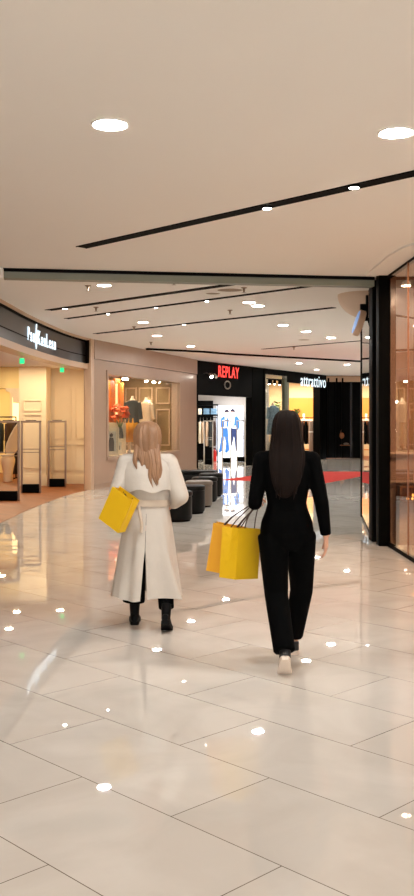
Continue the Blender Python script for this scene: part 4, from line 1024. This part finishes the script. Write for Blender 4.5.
tro = blob([('l', [ell_ring((0, 0.2, z), rx, ry) for z, rx, ry in ((0.76, 0.10, 0.09), (0.82, 0.165, 0.12), (0.88, 0.180, 0.130), (0.95, 0.170, 0.122), (1.02, 0.142, 0.106), (1.035, 0.138, 0.104))]),
            ('f', V(-0.092, 0.2, 0.86), 0.104, kneeL, 0.078), ('e', kneeL, (0.078, 0.078, 0.078)), ('f', kneeL, 0.078, ankL+V(-0.0, -0.02, -0.03), 0.07),
            ('f', V(0.092, 0.2, 0.86), 0.104, kneeR, 0.078), ('e', kneeR, (0.078, 0.078, 0.078)), ('f', kneeR, 0.078, ankR+V(0, -0.01, 0.03), 0.066)], 0.009, 3)
finish('trousers', tro, 'cloth_black', p2, True)
shoe(p2, 'sneaker', V(-0.035, -0.045, 0.0), (0.05, 1), 0.78, 'sneaker', 'sole', 0.25, 'sneaker_dark')
shoe(p2, 'sneaker', V(0.078, 0.62, 0.0), (0.06, 1), 0.0, 'sneaker', 'sole', 0.25, 'sneaker_dark')
def hair_mesh(rows, clipf=None, n=72, wav=0.05, seed=1):
    rnd = random.Random(seed); ph = [rnd.uniform(0, 6) for _ in range(4)]
    rings = []
    for k, (c, rx, ry) in enumerate(rows):
        ring = []
        for i in range(n):
            a = 2*PI*i/n
            f = 1+wav*(0.5*math.sin(11*a+ph[0]+0.25*k)+0.4*math.sin(19*a+ph[1]-0.2*k)+0.3*math.sin(29*a+ph[2]))
            x, y = rx*math.cos(a)*f, ry*math.sin(a)*f
            q = Vector(c)+V(x, y, 0)
            if clipf is not None and q.y > clipf(q.z): q.y = clipf(q.z)
            ring.append(q)
        rings.append(ring)
    b = MB(); b.loft(rings); return b
def add_locks(b, starts, ends, rad, n, seed):
    """tapered locks from the back of the head down onto the shoulders"""
    rnd = random.Random(seed)
    for k in range(n):
        f = (k+0.5)/n
        p0 = starts[0].lerp(starts[1], f); p3 = ends[0].lerp(ends[1], f)+V(rnd.uniform(-.014, .014), rnd.uniform(-.008, .008), rnd.uniform(-.06, .03))
        m1 = p0.lerp(p3, 0.35)+V(rnd.uniform(-.012, .012), -0.012, 0); m2 = p0.lerp(p3, 0.7)+V(rnd.uniform(-.016, .016), -0.006+rnd.uniform(-.006, .006), 0)
        pts = smooth3([p0, m1, m2, p3], 5); L = len(pts)
        b.tube(pts, [rad*(0.75+0.35*math.sin(PI*i/(L-1)))*(1-0.85*max(0, (i/(L-1)-0.6)/0.4)) for i in range(L)], 8)
    return b
hy = HC.y
rows = [((0, hy-0.005, 1.687), 0.012, 0.014), ((0, hy-0.006, 1.684), 0.035, 0.042), ((0, hy-0.008, 1.674), 0.058, 0.07), ((0, hy-0.01, 1.655), 0.076, 0.094), ((0, hy-0.012, 1.62), 0.09, 0.108), ((0, hy-0.016, 1.58), 0.096, 0.112), ((0, hy-0.02, 1.53), 0.1, 0.112),
        ((0, hy-0.028, 1.48), 0.106, 0.105), ((-0.002, hy-0.05, 1.43), 0.114, 0.09), ((-0.004, hy-0.085, 1.38), 0.118, 0.068), ((-0.006, hy-0.115, 1.33), 0.114, 0.05), ((-0.01, hy-0.13, 1.27), 0.104, 0.042), ((-0.014, hy-0.135, 1.21), 0.09, 0.036), ((-0.018, hy-0.135, 1.16), 0.068, 0.03), ((-0.022, hy-0.13, 1.125), 0.04, 0.02), ((-0.024, hy-0.128, 1.11), 0.012, 0.008)]
hb = hair_mesh(rows, lambda z: hy+(0.05 if z < 1.63 else 0.05+(z-1.63)*1.2), seed=3)
add_locks(hb, (V(-0.10, hy-0.07, 1.47), V(0.10, hy-0.07, 1.47)), (V(-0.10, hy-0.165, 1.17), V(0.055, hy-0.165, 1.14)), 0.017, 13, 2)
hb.build('hair', 'hair_dark', p2, True)

def shopping_bag(label, loc, rot, size, m, handle_to, group='yellow paper shopping bags', strap=0.0):
    """open paper bag; origin at the middle of its base, handles rise to a point given in bag space"""
    w, d, h = size
    t = thing('shopping_bag', label, 'shopping bag', loc, 0, group); t.rotation_euler = rot
    b = MB(); th = 0.003
    o = [(-w/2, -d/2), (w/2, -d/2), (w/2, d/2), (-w/2, d/2)]
    # body: outer and inner shell joined at the rim; the gussets fold slightly inward at the top
    def ring(z, inset, g):
        return [(-w/2+inset, -d/2+inset, z), (w/2-inset, -d/2+inset, z), (w/2-inset-g, 0, z), (w/2-inset, d/2-inset, z), (-w/2+inset, d/2-inset, z), (-w/2+inset+g, 0, z)]
    b.loft([ring(0, 0, 0.0), ring(h*0.35, 0, 0.004), ring(h*0.75, 0, 0.016), ring(h, 0, 0.026), ring(h, th, 0.026), ring(h*0.75, th, 0.016), ring(0.004, th, 0.0)])
    body_ = b.build('bag_body', m, t)
    b = MB(); b.loft([ring(h-0.035, -0.0008, 0.025), ring(h+0.0008, -0.0008, 0.0265), ring(h+0.0008, th+0.0008, 0.0265), ring(h-0.035, th+0.0008, 0.025)], cap=False); b.build('folded_rim', m, body_)
    hx = Vector(handle_to)
    for s in (-1, 1):
        pts = [V(-w*0.22, s*(d/2-0.004), h-0.02), V(-w*0.22, s*(d/2-0.01), h).lerp(hx, 0.35)+V(-0.01, 0, 0), hx+V(-0.018, s*0.006, -0.01), hx+V(0, s*0.006, 0.008), hx+V(0.018, s*0.006, -0.01), V(w*0.22, s*(d/2-0.01), h).lerp(hx, 0.35)+V(0.01, 0, 0), V(w*0.22, s*(d/2-0.004), h-0.02)]
        b = MB(); b.tube(smooth3(pts, 5), 0.004, 8); b.build('handle', 'strap', t, True)
    return t
GRIP = W2+V(-0.19, 0.435, 1.055)     # inside the curled fingers of her left hand
def hang(loc, rot):
    M4 = Matrix.Translation(loc)@Euler(rot).to_matrix().to_4x4()
    return M4.inverted()@GRIP
l1, r1 = V(0.105, 6.50, 0.575), (0, 0.16, -0.22)
shopping_bag('deep yellow shopping bag, the outer left one held by the woman in black', l1, r1, (0.21, 0.10, 0.33), 'bag_orange', hang(l1, r1))
l2, r2 = V(0.212, 6.36, 0.56), (0, 0.10, 0.85)
shopping_bag('bright yellow shopping bag next to the black trousers of the woman in black', l2, r2, (0.24, 0.14, 0.335), 'bag_yellow', hang(l2, r2))

# --- blond woman in a long pale trench coat
W1p = V(-0.464, 7.32, 0)
H1 = V(0.0, 0.10, 1.485)
hipL, kneeL, ankL = V(-0.08, 0.1, 0.84), V(-0.10, 0.2, 0.45), V(-0.118, 0.22, 0.10)
hipR, kneeR, ankR = V(0.08, 0.1, 0.84), V(0.12, 0.12, 0.45), V(0.152, -0.05, 0.2)
shL, elL, wrL = V(-0.165, 0.09, 1.285), V(-0.235, 0.03, 1.03), V(-0.19, 0.24, 1.05)
shR, elR, wrR = V(0.165, 0.09, 1.285), V(0.255, 0.04, 1.03), V(0.19, 0.22, 0.96)
body = head_prims(H1)+[('c', V(0, 0.08, 1.29), 0.055, V(0, 0.09, 1.42), 0.05),
         ('l', [ell_ring((0, 0.09, z), rx, ry) for z, rx, ry in ((0.76, 0.10, 0.08), (0.84, 0.14, 0.1), (0.9, 0.14, 0.1), (1.0, 0.115, 0.085), (1.12, 0.13, 0.095), (1.23, 0.14, 0.09), (1.31, 0.11, 0.07), (1.35, 0.06, 0.05))]),
         ('c', V(0, 0.09, 1.28), 0.055, shL, 0.045), ('c', V(0, 0.09, 1.28), 0.055, shR, 0.045),
         ('c', shL, 0.042, elL, 0.034), ('c', elL, 0.034, wrL, 0.025), ('c', shR, 0.042, elR, 0.034), ('c', elR, 0.034, wrR, 0.024),
         ('c', hipL, 0.08, kneeL, 0.05), ('c', kneeL, 0.048, ankL, 0.033), ('c', hipR, 0.08, kneeR, 0.05), ('c', kneeR, 0.048, ankR, 0.033),
         ('c', ankL, 0.03, V(-0.118, 0.32, 0.04), 0.026), ('c', ankR, 0.028, V(0.155, -0.02, 0.05), 0.02)]
hand(body, wrL, V(0.1, 1, 0.1), V(-0.9, 0.1, 0.3), V(0, 0, 1), 1.15)
hand(body, wrR, V(-0.5, 0.75, -0.3), V(0.7, 0.4, 0.2), V(0, 0, 1), 0.7)
p1 = finish('person', blob(body, 0.0048, 2), 'skin', None, True); p1.location = W1p
tag(p1, 'blond woman in a long pale trench coat walking away past the stools', 'person')
face_details(H1, p1)
# coat: shoulders and sleeves as one skin, the skirt a folded open shell with a back slit
up = blob([('l', [ell_ring((0, 0.09, z), rx, ry) for z, rx, ry in ((0.90, 0.165, 0.13), (0.96, 0.158, 0.125), (1.08, 0.172, 0.13), (1.2, 0.186, 0.13), (1.28, 0.175, 0.11), (1.33, 0.12, 0.088), (1.365, 0.075, 0.075))]),
           ('c', V(0, 0.09, 1.28), 0.08, shL, 0.074), ('c', V(0, 0.09, 1.28), 0.08, shR, 0.074),
           ('c', shL, 0.074, elL, 0.068), ('f', elL, 0.068, elL.lerp(wrL, 0.93), 0.055), ('c', shR, 0.074, elR, 0.07), ('f', elR, 0.07, elR.lerp(wrR, 0.93), 0.056)], 0.009, 4)
coat = finish('trench_coat', up, 'coat', p1, True)
def skirt_shell():
    rows = []; n = 110; gap = 0.035
    zs = [0.955, 0.90, 0.82, 0.72, 0.62, 0.52, 0.42, 0.34, 0.28, 0.245]
    for k, z in enumerate(zs):
        t = (0.955-z)/0.71
        rx = 0.162+0.098*t**0.8; ry = 0.128+0.075*t**0.8
        cy = 0.09+0.01*t
        row = []
        slit = gap*0.2 if z > 0.56 else gap*(1+5.0*(0.56-z))
        for i in range(n):
            a = -PI/2+slit+(2*PI-2*slit)*i/(n-1)
            fl = 1+t*(0.07*math.sin(7*a+1.0)+0.035*math.sin(13*a+0.4))
            da = a-(-PI/2+0.62); rr = 1.0+0.03*t*math.sin(3*a)+0.58*t*t*math.exp(-(da/0.5)**2)
            row.append(V(0.0+rx*fl*rr*math.cos(a)-0.02*t, cy+ry*fl*math.sin(a), z+0.012*t*math.sin(4*a)))
        rows.append(row)
    vs = [p for r in rows for p in r]; fs = []
    for k in range(len(rows)-1):
        for i in range(n-1): fs.append((k*n+i, k*n+i+1, (k+1)*n+i+1, (k+1)*n+i))
    me = bpy.data.meshes.new('coat_skirt'); me.from_pydata(vs, [], fs)
    bm = bmesh.new(); bm.from_mesh(me); bmesh.ops.recalc_face_normals(bm, faces=bm.faces)
    bmesh.ops.solidify(bm, geom=bm.faces[:], thickness=0.006); bmesh.ops.recalc_face_normals(bm, faces=bm.faces); bm.to_mesh(me); bm.free()
    return me
finish('coat_skirt', skirt_shell(), 'coat', coat, True)
# storm flap over the back, belt, collar
def arc_shell(zs, a0, a1, n, rf, th, mname, name, parent):
    vs = []; fs = []
    for side in (0, 1):
        for z in zs:
            for i in range(n):
                a = a0+(a1-a0)*i/(n-1); rx, ry, cy, zz = rf(z, a); k = 1 if side == 0 else 1
                vs.append(V((rx+side*th)*math.cos(a), cy+(ry+side*th)*math.sin(a), zz))
    m_ = len(zs); off = m_*n
    for k in range(m_-1):
        for i in range(n-1):
            q = (k*n+i, k*n+i+1, (k+1)*n+i+1, (k+1)*n+i)
            fs.append(q); fs.append(tuple(off+j for j in reversed(q)))
    for i in range(n-1):
        fs.append((i, off+i, off+i+1, i+1)); b_ = (m_-1)*n; fs.append((b_+i+1, off+b_+i+1, off+b_+i, b_+i))
    for k in range(m_-1):
        fs.append((k*n, (k+1)*n, off+(k+1)*n, off+k*n)); e = n-1; fs.append((k*n+e, off+k*n+e, off+(k+1)*n+e, (k+1)*n+e))
    b = MB(); b.add(vs, fs); return b.build(name, mname, parent, True)
def flap_r(z, a):
    prof = ((1.33, 0.115, 0.085), (1.29, 0.170, 0.112), (1.22, 0.192, 0.132), (1.14, 0.193, 0.143), (1.075, 0.192, 0.150))
    for (z1, x1, y1), (z0, x0, y0) in zip(prof, prof[1:]):
        if z0 <= z <= z1+1e-6:
            t = (z-z0)/(z1-z0); return x0+(x1-x0)*t+0.012, y0+(y1-y0)*t+0.004+0.022*(1.33-z)/0.25, 0.09, z+0.012*math.sin(a*6)*(1.33-z)/0.25
    return 0.19, 0.15, 0.09, z
arc_shell([1.33, 1.31, 1.29, 1.255, 1.22, 1.18, 1.14, 1.105, 1.075], PI+0.12, 2*PI-0.12, 48, flap_r, 0.004, 'coat', 'storm_flap', coat)
arc_shell([0.995, 0.98, 0.955, 0.945], 0, 2*PI-0.02, 64, lambda z, a: (0.166, 0.134, 0.09, z-0.01*math.sin(a)), 0.008, 'coat_belt', 'belt', coat)
arc_shell([1.40, 1.385, 1.35, 1.325], PI*0.75, PI*2.25, 40, lambda z, a: (0.075+(1.40-z)*0.45, 0.078+(1.40-z)*0.42, 0.088, z), 0.008, 'coat', 'collar', coat)
b = MB(); b.tube(smooth3([V(-0.06, -0.048, 0.965), V(-0.05, -0.062, 0.9), V(-0.035, -0.07, 0.83), V(-0.04, -0.082, 0.76)], 4), 0.012, 8); b.build('belt_end', 'coat_belt', coat, True)
# black trousers
tro = blob([('f', kneeL+V(0, 0, 0.1), 0.075, ankL+V(0, -0.0, 0.075), 0.09), ('f', kneeR+V(0, 0, 0.08), 0.07, ankR+V(0, 0.015, -0.03), 0.06),
            ('c', hipL, 0.088, kneeL, 0.07), ('c', hipR, 0.088, kneeR, 0.07), ('e', V(0, 0.09, 0.86), (0.145, 0.11, 0.1))], 0.009, 2)
finish('trousers', tro, 'cloth_black', p1, True)
shoe(p1, 'ankle_boot', V(-0.118, 0.335, 0.0), (-0.06, 1), 0.0, 'boot', 'boot', 0.25, None, True)
shoe(p1, 'ankle_boot', V(0.155, -0.02, 0.0), (0.05, 1), 0.5, 'boot', 'boot', 0.25, None, True)
hy = H1.y
rows = [((0, hy-0.005, 1.612), 0.012, 0.014), ((0, hy-0.006, 1.609), 0.037, 0.044), ((0, hy-0.008, 1.598), 0.062, 0.074), ((0, hy-0.01, 1.578), 0.084, 0.098), ((0, hy-0.012, 1.543), 0.1, 0.114), ((0, hy-0.016, 1.50), 0.107, 0.12), ((0.0, hy-0.02, 1.45), 0.106, 0.114),
        ((0.002, hy-0.03, 1.405), 0.098, 0.098), ((0.006, hy-0.04, 1.37), 0.088, 0.082), ((0.01, hy-0.055, 1.34), 0.078, 0.06), ((0.012, hy-0.07, 1.315), 0.06, 0.035), ((0.012, hy-0.075, 1.30), 0.02, 0.015)]
hb = hair_mesh(rows, lambda z: hy+(0.05 if z < 1.555 else 0.05+(z-1.555)*1.2), wav=0.07, seed=5)
add_locks(hb, (V(-0.085, hy-0.075, 1.43), V(0.09, hy-0.07, 1.43)), (V(-0.075, hy-0.135, 1.27), V(0.105, hy-0.15, 1.15)), 0.019, 11, 4)
add_locks(hb, (V(0.0, hy-0.11, 1.40), V(0.085, hy-0.09, 1.40)), (V(0.055, hy-0.175, 1.13), V(0.105, hy-0.165, 1.12)), 0.017, 5, 9)
hb.build('hair', 'hair_blond', p1, True)
GRIP = W1p+V(-0.225, 0.055, 1.095)
l3, r3 = V(-0.725, 7.215, 0.82), (0.0, 0.50, -0.55)
shopping_bag('tilted yellow shopping bag swinging from the arm of the blond woman in the pale coat', l3, r3, (0.21, 0.09, 0.28), 'bag_yellow', hang(l3, r3))

# ------------------------------------------------------------------ lights
def area(name, loc, size, power, col, rot=(0, 0, 0), shape='SQUARE', sy=None):
    l = bpy.data.lights.new(name, 'AREA'); l.energy = power; l.color = col; l.size = size; l.shape = 'RECTANGLE' if sy else shape
    if sy: l.size_y = sy
    o = bpy.data.objects.new(name, l); COL.objects.link(o); o.location = loc; o.rotation_euler = rot
    return o
WARM = (1.0, 0.85, 0.60)
for x, y, p in ((-4.3, 15.5, 26), (-4.4, 18.0, 26), (-6.0, 17.0, 26), (-6.0, 20.0, 26), (-4.3, 20.6, 26), (-3.5, 22.6, 22), (-4.5, 22.4, 16)):
    area('left_shop_lamp', (x, y, 2.915), 0.16, p, WARM, shape='DISK')
for x, y in ((-5.6, 25.6), (-7.0, 25.6), (-6.0, 27.6), (-8.0, 27.4)):
    area('left_shop_lamp', (x, y, 2.915), 0.25, 30, (1.0, 0.83, 0.52), shape='DISK')
area('display_lamp', sw(2.6, 0.9, 2.9), 0.3, 60, (1.0, 0.84, 0.62), shape='DISK')
area('display_lamp', sw(4.2, 0.9, 2.9), 0.3, 40, (1.0, 0.84, 0.62), shape='DISK')
area('display_lamp', sw(5.5, 0.9, 2.9), 0.3, 25, (1.0, 0.84, 0.62), shape='DISK')
area('denim_shop_lamp', (0.4, 35.8, 2.72), 0.3, 50, (1.0, 0.95, 0.9), shape='DISK')
area('denim_shop_lamp', (1.2, 37.0, 2.72), 0.3, 30, (1.0, 0.95, 0.9), shape='DISK')
area('clothes_shop_lamp', (3.1, 38.5, 3.28), 0.3, 200, (1.0, 0.88, 0.7), shape='DISK')
area('clothes_shop_lamp', (3.2, 41.5, 3.28), 0.3, 120, (1.0, 0.88, 0.7), shape='DISK')
area('clothes_shop_lamp', (4.6, 41.8, 3.28), 0.4, 120, (1.0, 0.86, 0.66), shape='DISK')
area('right_shop_fill', (3.5, 9.9, 3.45), 0.3, 170, (1.0, 0.88, 0.74), shape='DISK')  # unseen fill lights added to brighten the bronze wall
area('right_shop_fill', (2.75, 10.5, 3.45), 0.12, 60, (1.0, 0.88, 0.74), shape='DISK')
area('right_far_shop_lamp', (4.2, 14.3, 3.3), 0.3, 40, (1.0, 0.86, 0.66), shape='DISK')

w = bpy.data.worlds.new('World'); SC.world = w; w.use_nodes = True
bg = w.node_tree.nodes['Background']; bg.inputs['Color'].default_value = (0.96, 1.0, 1.03, 1); bg.inputs['Strength'].default_value = 4.2

# ------------------------------------------------------------------ camera
cam = bpy.data.cameras.new('Camera'); co = bpy.data.objects.new('Camera', cam); COL.objects.link(co)
co.location = (0, 0, EYE); co.rotation_euler = (PI/2, 0, 0)
cam.sensor_fit = 'VERTICAL'; cam.sensor_height = 36.0; cam.lens = 36.0*FOC/896.0
cam.shift_y = -28.0/896.0; cam.clip_end = 200
SC.camera = co
vs = SC.view_settings
SC.display_settings.display_device = 'sRGB'
vs.view_transform = 'Standard'; vs.look = 'None'; vs.gamma = 1.0; vs.use_curve_mapping = False
vs.exposure = 0.2
SC.cycles.use_denoising = True
SC.cycles.caustics_reflective = False; SC.cycles.caustics_refractive = False
SC.cycles.sample_clamp_indirect = 6.0
SC.cycles.max_bounces = 10; SC.cycles.diffuse_bounces = 5; SC.cycles.glossy_bounces = 5; SC.cycles.transparent_max_bounces = 12
